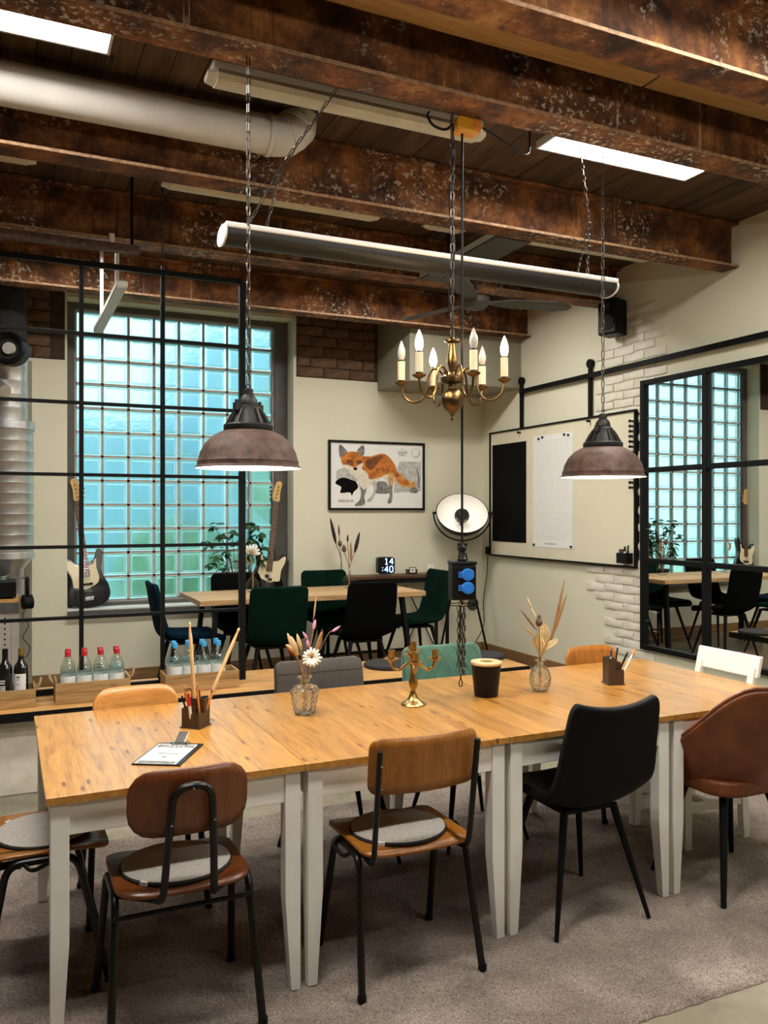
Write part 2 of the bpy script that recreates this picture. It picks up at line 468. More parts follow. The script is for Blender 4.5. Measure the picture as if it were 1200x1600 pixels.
plain('bulb_off', (.50, .48, .45), .25, var=.05, coat=.5)
def mirror():
    m, t, b = new_mat('mirror')
    f = noise(t, coords(t), 2.0, 2)
    t.links.new(ramp(t, f, [(.2, (.83, .85, .84)), (.8, (.88, .90, .89))]), b.inputs['Base Color'])
    b.inputs['Metallic'].default_value = 1; b.inputs['Roughness'].default_value = .01
mirror()
M = MATS
# ------------------------------------------------------------------ the setting
XL, XR, YN, YB, ZC = -2.6, 4.72, -3.0, 7.75, 3.62
def struct(o): o['kind'] = 'structure'; return o
struct(MB().box((XL, YN, -.1), (XR, YB, 0)).build('floor', M['concrete']))
ff = struct(MB().box((XL, 5.62, 0), (XR, YB, .055)).build('floor_back', M['skirting']))
for i in range(11):
    y = 5.62 + i * .1935
    MB().box((XL, y + .002, .055), (XR, y + .1915, .06)).build('plank', M['laminate'], ff)
# back wall with the window opening
WX0, WX1, WZ0, WZ1 = .495, 2.57, .70, 3.46
mb = MB()
mb.box((XL - .2, YB, -.1), (WX0, YB + .4, ZC + .3)).box((WX1, YB, -.1), (XR + .2, YB + .4, ZC + .3))
mb.box((WX0, YB, -.1), (WX1, YB + .4, WZ0)).box((WX0, YB, WZ1), (WX1, YB + .4, ZC + .3))
wall_back = struct(mb.build('wall_back', M['plaster']))
# exposed dark brick high on the back wall
def brick_mesh(seed, lx, lz, dy, mat, rough=.004):
    rnd = random.Random(seed); b = MB(); nx, nz = 5, 3
    j = lambda k: rnd.uniform(-k, k)
    fn = {}
    vs = []; fs = []
    for iz in range(nz):
        for ix in range(nx):
            e = ix in (0, nx-1) or iz in (0, nz-1)
            vs.append((-lx/2 + lx*ix/(nx-1) + j(rough), (-dy if not e else -dy*.55) + j(rough*.6), -lz/2 + lz*iz/(nz-1) + j(rough)))
    for iz in range(nz-1):
        for ix in range(nx-1):
            a = iz*nx + ix; fs.append((a, a+1, a+1+nx, a+nx))
    ring = [i for i in range(nx)] + [nx*(k+1)-1 for k in range(1, nz)] + [nx*nz-1-k for k in range(1, nx)] + [nx*(nz-1-k) for k in range(1, nz-1)]
    o = len(vs)
    for i in ring: vs.append((vs[i][0], .01, vs[i][2]))
    for k in range(len(ring)):
        l = (k+1) % len(ring); fs.append((ring[k], o+k, o+l, ring[l]))
    b.add(vs, fs, True)
    return b.mesh('brick', mat, 50)
def put_child(me, name, parent, loc, rz=0):
    o = bpy.data.objects.new(name, me); COL.objects.link(o); o.parent = parent; o.location = loc; o.rotation_euler = (0, 0, rz); return o
MB().box((-.9, YB - .004, 2.9), (WX0 - .02, YB, ZC)).box((WX1 + .03, YB - .004, 2.9), (3.47, YB, ZC)).build('mortar_bed', M['mortar_dark'], wall_back)
dark = [brick_mesh(s, .265, .088, .022, M['brick_dark'], .006) for s in range(5)]
half = [brick_mesh(s + 9, .125, .088, .022, M['brick_dark'], .006) for s in range(3)]
for r in range(7):
    z = 2.952 + r * .102
    for x0, x1 in ((-.9, WX0 - .02), (WX1 + .03, 3.47)):
        x = x0
        if r % 2: put_child(half[r % 3], 'brick', wall_back, (x + .07, YB - .002, z)); x += .14
        while x + .27 <= x1 + .01:
            put_child(random.choice(dark), 'brick', wall_back, (x + .14, YB - .002, z)); x += .28
        if x + .13 <= x1: put_child(half[r % 3], 'brick', wall_back, (x + .07, YB - .002, z))
# right wall and its bared white bricks
wall_right = struct(MB().box((XR, YN, -.1), (XR + .3, YB + .4, ZC + .3)).build('wall_right', M['plaster']))
whites = [brick_mesh(s + 30, .235, .062, .020, M['masonry_white'], .005) for s in range(6)]
def left_limit(z):
    k = [(.30, 5.45), (.5, 5.62), (.62, 5.80), (.66, 5.66), (.9, 5.80), (1.1, 5.98), (1.12, 5.32), (2.38, 5.32), (2.42, 5.78), (2.75, 5.72), (2.95, 5.84), (3.05, 5.62), (3.3, 5.56)]
    for (a, p), (b_, q) in zip(k, k[1:]):
        if a <= z <= b_: return p + (q - p) * (z - a) / (b_ - a)
    return 0
for r in range(40):
    z = .33 + r * .074; y = 4.98 + (.122 if r % 2 else 0)
    while y + .12 < left_limit(z) + random.uniform(-.03, .05):
        o = put_child(random.choice(whites), 'brick', wall_right, (XR - .001, y + .12, z + random.uniform(-.004, .004)), -PI / 2)
        y += .247
struct(MB().box((XL - .3, YN, -.1), (XL, YB, ZC + .3)).build('wall_left', M['brick_dark']))
struct(MB().box((XL - .3, YN - .3, -.1), (XR + .3, YN, ZC + .3)).build('wall_front', M['brick_dark']))
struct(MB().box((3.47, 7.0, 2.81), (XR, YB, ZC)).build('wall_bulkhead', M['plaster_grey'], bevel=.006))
# ceiling boards across the beams
ceil = struct(MB().box((XL - .3, YN - .3, ZC + .03), (XR + .3, YB + .4, ZC + .3)).build('ceiling', M['ceiling_wood']))
nb = 51; pw = (XR - XL) / nb
pm = MB().box((-pw/2 + .002, YN, 0), (pw/2 - .002, YB, .03)).mesh('plank', M['ceiling_wood'])
for i in range(nb):
    put_child(pm, 'plank', ceil, (XL + pw * (i + .5), 0, ZC + random.uniform(0, .006)))
struct(MB().box((XL, YB - .018, .06), (WX1 + 2.15, YB, .16)).build('baseboard_back', M['skirting'], bevel=.004))
struct(MB().box((XR - .018, 5.62, .06), (XR, YB - .018, .16)).build('baseboard_right', M['skirting'], bevel=.004))
# steel beams
def beam(y0, y1, label, x1=XR):
    t, fl = .012, .02; ym = (y0 + y1) / 2
    root = thing('steel_beam', label, 'beam', (0, 0, 0))
    MB().box((XL, y0, 3.30), (x1, y1, 3.30 + fl)).build('bottom_flange', M['rust'], root, bevel=.004)
    MB().box((XL, ym - t/2, 3.30 + fl), (x1, ym + t/2, ZC - fl)).build('web', M['rust'], root)
    MB().box((XL, y0, ZC - fl), (x1, y1, ZC)).build('top_flange', M['rust'], root, bevel=.004)
    MB().box((XL, y0 - .0025, 3.3025), (x1, y0 - .0002, 3.3175)).build('lit_edge', M['rust_lit'], root)  # bright lit line along the front flange lip, painted as a paler strip
    return root
beam(2.385, 2.535, 'rusty steel beam at the very top right corner, nearest in view')
beam(2.995, 3.147, 'large rusty steel beam crossing the top, pendant lamps hanging from it')
beam(4.28, 4.43, 'rusty flaking steel beam running below the white ventilation pipe')
beam(5.50, 5.65, 'dark rusty steel beam in the shade, between the flaking one and the window beam')
beam(6.82, 6.97, 'rust-orange steel beam just above the glass block window', XR)
beam(1.10, 1.25, 'rusty steel beam overhead, behind the viewer')
bt = thing('ceiling_batten', 'pale wooden batten in two lengths beside the large rusty beam', 'batten', (0, 0, 0))
xg = at(1025, 115, Y=2.9).x
MB().box((XL, 2.78, 3.535), (xg - .008, 2.985, 3.56)).build('board', M['batten_wood'], bt)
MB().box((xg + .008, 2.78, 3.535), (XR, 2.985, 3.56)).build('board', M['batten_wood'], bt)
# glass block window
gx0, gx1, gz0, gz1, gy = at(118, 700, Y=7.97).x, at(427, 700, Y=7.97).x, .755, 3.40, 7.97
win = struct(thing('window_1', None, None, (0, 0, 0)))
win['label'] = 'tall window of greenish glass blocks behind the steel grid'
cx, rz_ = (gx1 - gx0) / 8, (gz1 - gz0) / 12
mb = MB()
for i in range(9):
    x = gx0 + i * cx; mb.box((x - .011, gy + .012, gz0), (x + .011, gy + .07, gz1))
for j in range(13):
    z = gz0 + j * rz_; mb.box((gx0, gy + .012, z - .011), (gx1, gy + .07, z + .011))
mb.build('mortar_grid', M['grout'], win)
bw, bh = cx - .022, rz_ - .022
a = .018
def gblock():
    b = MB(); X, Z = bw/2, bh/2; x, z = X - a, Z - a
    # stepped front, flat back: rim proud of the patterned pane
    for s, y0, y1 in ((1, 0, .006), (-1, .08, .074)):
        pass
    ring = lambda p, q, y: [(-p, y, -q), (p, y, -q), (p, y, q), (-p, y, q)]
    L = [ring(X, Z, .012), ring(X - .004, Z - .004, .0), ring(x, z, .0), ring(x - .006, z - .006, .010),
         ring(x - .006, z - .006, .066), ring(x, z, .076), ring(X - .004, Z - .004, .076), ring(X, Z, .064)]
    vs = [p for r in L for p in r]; fs = [(12, 13, 14, 15), (19, 18, 17, 16)]
    for i in (0, 1, 2, 4, 5, 6):
        for k in range(4):
            l = (k + 1) % 4; fs.append((i*4+k, i*4+l, i*4+4+l, i*4+4+k))
    for k in range(4):
        l = (k + 1) % 4; fs.append((28 + k, 28 + l, l, k))
    b.add(vs, fs); return b
gm = gblock()
tmp = gm.build('glass_block', M['block_glass'], win)
gmesh = tmp.data; first = True
for j in range(12):
    for i in range(8):
        loc = (gx0 + (i + .5) * cx, gy, gz0 + (j + .5) * rz_)
        if first: tmp.location = loc; first = False
        else: put_child(gmesh, 'glass_block', win, loc)
fr = MB()
fr.box((WX0, gy - .03, WZ0), (gx0 - .011, gy + .09, WZ1)).box((gx1 + .011, gy - .03, WZ0), (WX1, gy + .09, WZ1))
fr.box((gx0 - .011, gy - .03, gz1 + .011), (gx1 + .011, gy + .09, WZ1)).box((gx0 - .011, gy - .03, WZ0), (gx1 + .011, gy + .09, gz0 - .011))
fr.build('window_frame', M['window_steel'], win)
MB().box((WX0 - .0, YB - .05, .655), (WX1 + .0, YB + .0, .70)).build('window_sill', M['window_steel'], win, bevel=.005)
MB().box((WX0, YB, .70), (WX1, gy - .03, .712)).build('sill_board', M['white_paint'], win)
# what grows and lies beyond the glass
struct(MB().box((-30, 8.3, -.6), (40, 60, -.5)).build('ground_outside', M['tree_leaf']))
def tree(x, y, h, r, seed, label):
    rnd = random.Random(seed); t = thing('tree', label, 'tree', (x, y, -.5), 0, 'trees outside the window')
    MB().cyl((0, 0, 0), (0, 0, h * .6), .14, .07, 8).build('trunk', M['stem_brown'], t)
    b = MB()
    for k in range(420):
        u = Vector((rnd.gauss(0, 1), rnd.gauss(0, 1), rnd.gauss(0, 1))).normalized() * (rnd.random() ** .4)
        c = Vector((u.x * r, u.y * r, h * .62 + u.z * h * .42))
        n = Vector((rnd.gauss(0, 1), rnd.gauss(0, 1), rnd.gauss(0, 1))).normalized(); xx, yy = frame_of(n); s = rnd.uniform(.12, .26)
        b.add([c - xx*s, c - yy*s*.5, c + xx*s, c + yy*s*.5], [(0, 1, 2, 3)])
    b.build('foliage', M['tree_leaf'], t, normals=False)
tree(4.3, 12.0, 4.2, 1.15, 3, 'leafy tree outside, seen through the lower right glass blocks')
tree(2.4, 12.5, 1.9, 1.0, 4, 'low bush outside, seen through the bottom glass blocks')

t = thing('building', 'pale blue-grey building outside, blurred by the glass blocks', 'building', (0, 0, -.5))
MB().box((-8, 20, 0), (4.2, 26, 4.3)).build('low_wing', M['facade_blue'], t)
MB().box((4.2, 19, 0), (14, 26, 6.4)).build('tall_wing', M['facade_blue'], t)
# ------------------------------------------------------------------ rug
def rug():
    x0, x1, y0, y1 = -1.0, 4.22, 1.985, 4.12
    nx, ny = 523, 215
    rs = np.random.RandomState(2)
    gx, gy_ = np.meshgrid(np.linspace(x0, x1, nx), np.linspace(y0, y1, ny))
    def low(n, s):
        a = rs.rand(ny // n + 3, nx // n + 3); yi = np.arange(ny) / n; xi = np.arange(nx) / n
        y_, x_ = yi.astype(int), xi.astype(int); fy = (yi - y_)[:, None]; fx = (xi - x_)[None, :]
        fy = fy*fy*(3-2*fy); fx = fx*fx*(3-2*fx)
        return s * ((a[y_][:, x_]*(1-fx) + a[y_][:, x_+1]*fx)*(1-fy) + (a[y_+1][:, x_]*(1-fx) + a[y_+1][:, x_+1]*fx)*fy)
    z = .008 + low(14, .004) + low(5, .004) + rs.rand(ny, nx) * .009
    ed = np.minimum(np.minimum(gx - x0, x1 - gx), np.minimum(gy_ - y0, y1 - gy_))
    z = np.where(ed < .02, .002 + z * np.clip(ed / .02, 0, 1), z)
    gx = gx + (rs.rand(ny, nx) - .5) * .008; gy_ = gy_ + (rs.rand(ny, nx) - .5) * .008
    co = np.stack([gx, gy_, z], -1).reshape(-1, 3)
    i = np.arange(ny*nx).reshape(ny, nx)
    q = np.stack([i[:-1, :-1], i[:-1, 1:], i[1:, 1:], i[1:, :-1]], -1).reshape(-1, 4)
    me = bpy.data.meshes.new('rug'); me.vertices.add(len(co)); me.vertices.foreach_set('co', co.ravel())
    me.loops.add(q.size); me.loops.foreach_set('vertex_index', q.ravel())
    me.polygons.add(len(q)); me.polygons.foreach_set('loop_start', np.arange(0, q.size, 4)); me.polygons.foreach_set('loop_total', np.full(len(q), 4))
    me.update(calc_edges=True); me.polygons.foreach_set('use_smooth', np.ones(len(q), bool)); me.materials.append(M['carpet'])
    o = bpy.data.objects.new('rug', me); COL.objects.link(o)
    tag(o, 'large mauve-grey shaggy rug under the long table', 'rug')
rug()
RZ = .017        # things stand on the rug's pile

# ------------------------------------------------------------------ ceiling services
def led_panel(x0, x1, y0, y1, label):
    t = thing('led_panel', label, 'ceiling light', ((x0+x1)/2, (y0+y1)/2, 3.5), 0, 'bright ceiling panels')
    X, Y_ = (x1-x0)/2, (y1-y0)/2
    MB().box((-X, -Y_, .006), (X, Y_, .035)).build('housing', M['fixture_white'], t, bevel=.003)
    f = MB()
    f.box((-X, -Y_, -.004), (X, -Y_ + .012, .006)).box((-X, Y_ - .012, -.004), (X, Y_, .006)).box((-X, -Y_ + .012, -.004), (-X + .012, Y_ - .012, .006)).box((X - .012, -Y_ + .012, -.004), (X, Y_ - .012, .006))
    f.build('frame', M['fixture_white'], t)
    MB().box((-X + .012, -Y_ + .012, .0), (X - .012, Y_ - .012, .006)).build('diffuser', M['led_panel'], t)
    for s in (-1, 1): MB().box((s*X*.7 - .02, -.03, .035), (s*X*.7 + .02, .03, .12)).build('bracket', M['fixture_white'], t)
led_panel(-.80, .40, 3.36, 3.66, 'bright rectangular ceiling panel at the top left edge of the picture')
led_panel(2.56, 3.60, 3.36, 3.66, 'bright rectangular ceiling panel above the right pendant lamp')
led_panel(.10, 1.30, 5.80, 6.10, 'ceiling panel hidden above the dark beam, left of the fan')
led_panel(2.50, 3.70, 5.80, 6.10, 'ceiling panel hidden above the dark beam, near the right wall')
led_panel(-.30, .90, 1.70, 2.00, 'ceiling panel overhead on the left, out of view above the table front')
led_panel(2.10, 3.30, 1.70, 2.00, 'ceiling panel overhead on the right, out of view above the table front')
def tube_light(x0, x1, y, label, z=3.40, hang=False):
    t = thing('tube_light', label, 'tube light', ((x0+x1)/2, y, z), 0, 'old damp-proof tube lights under the ceiling')
    L = (x1-x0)/2
    P = [(-.05, .05), (-.058, .03), (-.045, .008), (-.02, 0), (.02, 0), (.045, .008), (.058, .03), (.05, .05)]
    R = Matrix(((0, 0, 1, 0), (1, 0, 0, 0), (0, 1, 0, 0), (0, 0, 0, 1)))
    MB().prism(P, -L + .04, L - .04, R, True).build('diffuser', M['fixture_cream'], t)
    for s in (-1, 1):
        b = MB(); q = [(x*.93, (z_-.03)*.86+.03) for x, z_ in P]; q2 = [(x*.7, (z_-.03)*.6+.03) for x, z_ in P]
        n = len(P); vs = [(s*(L-.04), x, z_) for x, z_ in q] + [(s*L, x, z_) for x, z_ in q2]
        b.add(vs, [(k, (k+1) % n, n+(k+1) % n, n+k) for k in range(n)] + [tuple(n+k for k in range(n))]).build('end_cap', M['fixture_cream'], t)
    MB().box((-L + .02, -.05, .05), (L - .02, .05, .085)).build('housing', M['fixture_white'], t, bevel=.006)
    for k in (-.6, .6): MB().box((k*L - .015, -.02, .085), (k*L + .015, .02, ZC - z + .004)).build('bracket', M['chain_steel'], t)
tube_light(.78, 2.15, 3.53, 'long cream tube light under the large beam with the yellow hoist at its end')
tube_light(.80, 2.14, 4.76, 'long tube light half hidden behind the flaking beam, left of the hanging bar')
tube_light(-1.25, .15, 4.74, 'tube light at the far left edge of the picture under the flaking beam')
tube_light(3.22, 4.30, 4.72, 'tube light behind the flaking beam near the right wall')
tube_light(2.45, 2.75, 4.74, 'short pale tube light between the two longer ones behind the flaking beam')
# a second bar lamp, lit, over the viewer's side of the room
t = thing('bar_lamp', 'lit white bar lamp on chains out of view above the viewer', 'bar lamp', (2.2, .55, 2.62))
MB().cyl((-.9, 0, 0), (.9, 0, 0), .035, n=16).build('tube', M['tube_on'], t)
for s in (-1, 1):
    MB().cyl((s*.9, 0, 0), (s*.94, 0, 0), .04, n=16).build('end_cap', M['lamp_white'], t)
    cb = MB(); chain(cb, (s*.92, 0, .04), (s*.92, .62, 3.30 - 2.62)); cb.build('chain', M['chain_steel'], t)
# ventilation pipe
t = thing('ventilation_pipe', 'thick white ventilation pipe bending up into the ceiling at its right end', 'pipe', (0, 4.05, 3.475))
MB().cyl((XL, 0, 0), (1.22, 0, 0), .095, n=28).build('straight_pipe', M['duct_white'], t)
el = [Vector((1.22, 0, 0))] + [Vector((1.22 + .16*math.sin(a), .04*(1-math.cos(a)), .13*(1-math.cos(a)))) for a in lin(.15, PI/2, 7)] + [Vector((1.385, .05, .19))]
MB().tube(el, .098, 28).build('elbow', M['duct_white'], t)
for p, d in ((Vector((1.21, 0, 0)), Vector((1, 0, 0))), (Vector((1.30, .006, .02)), Vector((.85, .1, .5))), (Vector((1.365, .025, .08)), Vector((.4, .15, .9)))):
    d.normalize(); MB().cyl(p - d*.012, p + d*.012, .104, n=28).build('seam_band', M['duct_white'], t)
# grey board and ceiling fan in the dark bay
t = thing('cable_tray', 'dark grey flat tray running towards the window behind the flaking beam', 'cable tray', (2.94, 4.95, 3.3))
MB().box((-.13, -.5, 0), (.13, .55, .012)).build('tray_bottom', M['fan_grey'], t)
for s in (-1, 1): MB().box((s*.13 - .004, -.5, .012), (s*.13 + .004, .55, .05)).build('tray_side', M['fixture_white'] if s < 0 else M['fan_grey'], t)
for y in (-.3, .35): MB().cyl((0, y, .012), (0, y, .32), .006, n=6).build('hanger_rod', M['black_steel'], t)
t = thing('ceiling_fan', 'dark grey ceiling fan with wide blades in the shade behind the hanging bar', 'fan', (3.02, 5.05, 3.05))
MB().cyl((0, 0, .02), (0, 0, .24), .012, n=8).cyl((0, 0, .24), (0, 0, .25), .05, n=12).build('rod', M['fan_grey'], t)
MB().lathe([(.002, -.05), (.07, -.045), (.10, -.01), (.10, .03), (.03, .05)], 20).build('motor', M['fan_grey'], t)
bm_ = MB()
bm_.add([(.09, -.035, 0), (.25, -.075, .012), (.62, -.085, .014), (.72, -.03, .0), (.72, .03, -.006), (.62, .075, -.012), (.25, .065, -.01), (.09, .03, 0)], [tuple(range(8))])
for k in range(3):
    o = MB(); o.v, o.f, o.sm = list(bm_.v), list(bm_.f), list(bm_.sm)
    b = o.build('blade', M['fan_grey'], t, solid=.008); b.rotation_euler = (0, 0, math.radians(-12 + 120*k))
# hanging bar lamp on chains
t = thing('bar_lamp', 'long white bar lamp hanging level on chains in front of the beam', 'bar lamp', (1.85, 3.45, 2.735))
L = 1.02
E = [(.075*math.cos(a), .034*math.sin(a)) for a in [2*PI*k/20 for k in range(20)]]
R = Matrix(((0, 0, 1, 0), (1, 0, 0, 0), (0, 1, 0, 0), (0, 0, 0, 1)))
up = [(x, y + .026) for x, y in round_rect(.156, .024, .010)]

MB().prism(up, -L, L, R, True).build('top_shell', M['lamp_white'], t)
lo_ = [(.070, .0135), (-.070, .0135)] + [(.070*math.cos(a), .040*math.sin(a)) for a in lin(PI + .1, 2*PI - .1, 14)]
MB().prism(lo_, -L + .003, L - .003, R, True).build('underside', M['lamp_iron'], t)
for s in (-1, 1):
    e = MB().prism([(.079*math.cos(a), -.002 + .043*math.sin(a)) for a in [2*PI*k/24 for k in range(24)]], s*L - .004, s*L + .004, R).build('end_cap', M['lamp_white'], t)
for sx, hx, top in ((-1, -.93 + .09, (-.62, -.30, .56)), (1, .62, (.60, -.30, .56))):
    j = Vector((sx*.80, -.12, .28))
    b = MB()
    for px in (-.06, .03): chain(b, (sx*.86 + px, -.02 + .03*(px > 0), .038), j, .034, .016, .0024)
    chain(b, j, top, .036, .017, .0026)
    b.build('chain', M['chain_steel'], t)
for x in (-.5, .1, .5): MB().cyl((x, 0, .03), (x, 0, .05), .006, n=6).build('screw', M['chrome'], t)
# ------------------------------------------------------------------ long table: four small tables in a row
def table(x0, x1, y0, y1, label):
    t = thing('dining_table', label, 'table', ((x0+x1)/2, (y0+y1)/2, RZ), 0, 'four tables pushed into one long table')
    X, Y_ = (x1-x0)/2 - .0008, (y1-y0)/2; zt = .75 - RZ
    n = 7; w_ = 2*X/n
    pm = MB().box((-w_/2 + .0001, -Y_, zt - .022), (w_/2 - .0001, Y_, zt))
    me = None
    for i in range(n):
        if me is None:
            o = pm.build('plank', M['table_wood'], t, bevel=0.0005, seg=1); me = o.data
        else:
            o = put_child(me, 'plank', t, (0, 0, 0)); m = o.modifiers.new('bevel', 'BEVEL'); m.width = 0.0005; m.segments = 1
        o.location = (-X + w_*(i+.5), 0, 0)
    lx, ly, s = X - .012, Y_ - .012, .052
    for sx in (-1, 1):
        for sy in (-1, 1):
            xo, yo = sx*lx, sy*ly; xi, yi = sx*(lx - s), sy*(ly - s)
            xt, yt = sx*(lx - s*.62), sy*(ly - s*.62)
            def ring(ax, ay, bx, by, z): 
                q = [(min(ax,bx), min(ay,by), z), (max(ax,bx), min(ay,by), z), (max(ax,bx), max(ay,by), z), (min(ax,bx), max(ay,by), z)]
                return q
            b = MB(); L = [ring(xo, yo, xt, yt, 0), ring(xo, yo, xi, yi, .30 if True else 0), ring(xo, yo, xi, yi, zt - .0225)]
            vs = [p for r in L for p in r]; fs = [(3,2,1,0), (8,9,10,11)]
            for i in range(2):
                for k in range(4): l = (k+1) % 4; fs.append((i*4+k, i*4+l, i*4+4+l, i*4+4+k))
            b.add(vs, fs).build('leg', M['white_paint'], t, bevel=.002)
    az0, az1 = zt - .12, zt - .0225
    for sy in (-1, 1): MB().box((-lx + s, min(sy*(ly-.006), sy*(ly-.026)), az0), (lx - s, max(sy*(ly-.006), sy*(ly-.026)), az1)).build('apron', M['white_paint'], t, bevel=.002)
    for sx in (-1, 1): MB().box((min(sx*(lx-.006), sx*(lx-.026)), -ly + s, az0), (max(sx*(lx-.006), sx*(lx-.026)), ly - s, az1)).build('apron', M['white_paint'], t, bevel=.002)
TX = [.105, .888, 1.671, 2.454, 3.237]; TY0, TY1 = 2.553, 3.61
for i, l in enumerate(('pine-topped white-legged table at the left end of the row, clipboard on it',
                       'pine-topped white-legged table second from the left, square glass vase on it',
                       'pine-topped white-legged table third from the left, black lidded bin on it',
                       'pine-topped white-legged table at the right end of the row, beside the brown armchair')):
    table(TX[i], TX[i+1], TY0, TY1, l)

# ------------------------------------------------------------------ bench with the steel grid
t = thing('bench', 'long low wooden bench with black edge on a white masonry base', 'bench', (0, 0, 0))
bx0, bx1, by0, by1, bz = XL + .02, 3.38, 4.915, 5.565, .48
for k in range(3):
    d = (by1 - by0 - .004) / 3
    MB().box((bx0, by0 + .004 + d*k + .001, bz - .03), (bx1, by0 + .004 + d*(k+1) - .001, bz)).build('plank', M['bench_wood'], t, bevel=.002)
e = MB().box((bx0, by0 - .004, bz - .052), (bx1 + .004, by0 + .003, bz - .002)).box((bx1, by0 + .003, bz - .052), (bx1 + .006, by1, bz - .002)).box((bx0, by0 + .003, bz - .052), (bx1, by1, bz - .0305))
e.build('steel_edge', M['black_steel'], t)
MB().box((bx0, by0 + .10, 0), (bx1 - .35, by1 - .06, bz - .053)).build('base', M['masonry_white'], t, bevel=.01)
t = thing('steel_grid', 'black steel grid divider standing on the bench in front of the window', 'divider', (0, 5.3, bz))
gxs = [-.07 - .49, -.07, .418, .898, 1.406]
gzs = [.502, .936, 1.361, 1.795, 2.228, 2.646, 3.07]
for x in gxs:
    wdt = .040 if x > 1.3 else .024
    MB().box((x - wdt/2, -.02, .0 if x > .8 else .02), (x + wdt/2, .02, gzs[-1] - bz)).build('post', M['black_steel'], t, bevel=.002)
for i, z in enumerate(gzs):
    h = .034 if i in (0, 6) else .020
    MB().box((gxs[0], -.014, max(z - h/2, bz) - bz), (gxs[3] if i == 0 else gxs[-1], .014, z + h/2 - bz)).build('bar', M['black_steel'], t, bevel=.002)
cb = MB(); chain(cb, (.898, 0, 3.07 - bz), (.898, 0, ZC - bz), .05, .022, .003)
cb.build('chain', M['chain_steel'], t)
for x in (.898, 1.406): MB().box((x - .03, -.045, .03), (x - .015, -.02, .07)).build('bracket', M['black_steel'], t)
# seat cushions on the bench
def cushion(px, py, r, label):
    p = at(px, py, Z=bz)
    o = MB().lathe([(.002, 0), (r*.97, 0), (r, .008), (r, .018), (r*.97, .026), (.002, .027)], 36).build('seat_cushion', M['felt_black'])
    o.location = (p.x, p.y, bz + .0005); tag(o, label, 'cushion', 'round felt cushions on the bench')
cushion(609, 1041, .185, 'round black felt cushion on the bench behind the brass candelabra')
cushion(752, 1027, .18, 'round black felt cushion near the right end of the bench')
# crates
def crate(px0, px1, py, hgt, label, rope=True, dep=.205, mat='crate_wood', rz=0.0):
    a_, b_ = at(px0, py, Z=bz), at(px1, py - (px1-px0)*.09, Z=bz)
    y = a_.y - .03; w_ = at(px1, 1000, Y=y).x - a_.x
    t = thing('wooden_crate', label, 'crate', (a_.x + w_/2, y + dep/2, bz + .0005), rz, 'wooden bottle crates on the bench')
    X, D = w_/2, dep/2; th = .012
    n = 2
    for sy in (-1, 1):
        for k in range(n):
            z0 = hgt/n*k; MB().box((-X, min(sy*D, sy*(D-th)), z0 + .0008), (X, max(sy*D, sy*(D-th)), z0 + hgt/n - .0008)).build('board', M[mat], t, bevel=.0015)
    for sx in (-1, 1): MB().box((min(sx*X, sx*(X-th)), -D + th, 0), (max(sx*X, sx*(X-th)), D - th, hgt + (.012 if rope else 0))).build('end_board', M[mat], t, bevel=.0015)
    MB().box((-X + th, -D + th, 0), (X - th, D - th, .012)).build('bottom', M[mat], t)
    if rope:
        for sx in (-1, 1):
            pts = [(sx*(X + .004), -.04, hgt - .01), (sx*(X + .02), -.042, hgt + .01), (sx*(X + .028), -.025, hgt + .035), (sx*(X + .028), .025, hgt + .035), (sx*(X + .02), .042, hgt + .01), (sx*(X + .004), .04, hgt - .01)]
            MB().tube(smooth_path(pts, 4), .0075, 7).build('rope_handle', M['rope'], t)
    return t, w_, y, a_.x
def bottle_proto(name, cap, label_mat=None):
    t = thing(name, 'x', 'bottle')
    r = .043
    MB().lathe([(.002, .004), (r*.9, .004), (r, .012), (r, .165), (r*.93, .185), (r*.62, .215), (.017, .238), (.0145, .25), (.0145, .262)], 20).build('glass_body', M['bottle_glass'], t)
    MB().lathe([(.002, .009), (r-.005, .01), (r-.0045, .172), (.002, .1722)], 16).build('water', M['water'], t)
    MB().lathe([(.0165, .246), (.0168, .272), (.0150, .276), (.002, .2765)], 16).build('cap', M[cap], t)
    MB().lathe([(r + .0008, .05), (r + .0008, .138)], 20).build('paper_label', M['pale_label'], t)
    return t
def fill(crt, w_, y, x0, cap, colour, n=4):
    pro = None; dx = (w_ - .05) / n; ordn = ['leftmost', 'second', 'third', 'rightmost']
    for row, yy in (('front', .058), ('back', .147)):
        for k in range(n):
            x = x0 + .025 + dx*(k + .5); loc = (x + (.006 if row == 'back' else 0), y + yy, bz + .0135)
            lab = f'{ordn[k]} {colour}-capped water bottle in the {row} row of its crate'
            if pro is None: pro = bottle_proto('water_bottle', cap); pro.location = loc; tag(pro, lab, None, f'{colour}-capped water bottles')
            else: dup(pro, loc, 0, lab)
c, w_, y, x0 = crate(86, 204, 1100, .118, 'wooden crate with rope handles holding red-capped bottles')
fill(c, w_, y, x0, 'red_plastic', 'red')
c, w_, y, x0 = crate(257, 374, 1082, .105, 'wooden crate without handles holding blue-capped bottles', False)
fill(c, w_ - .05, y, x0, 'cap_blue', 'blue')
c, w_, y, x0 = crate(-60, 56, 1113, .10, 'wooden crate with a rope handle holding wine bottles at the left edge')
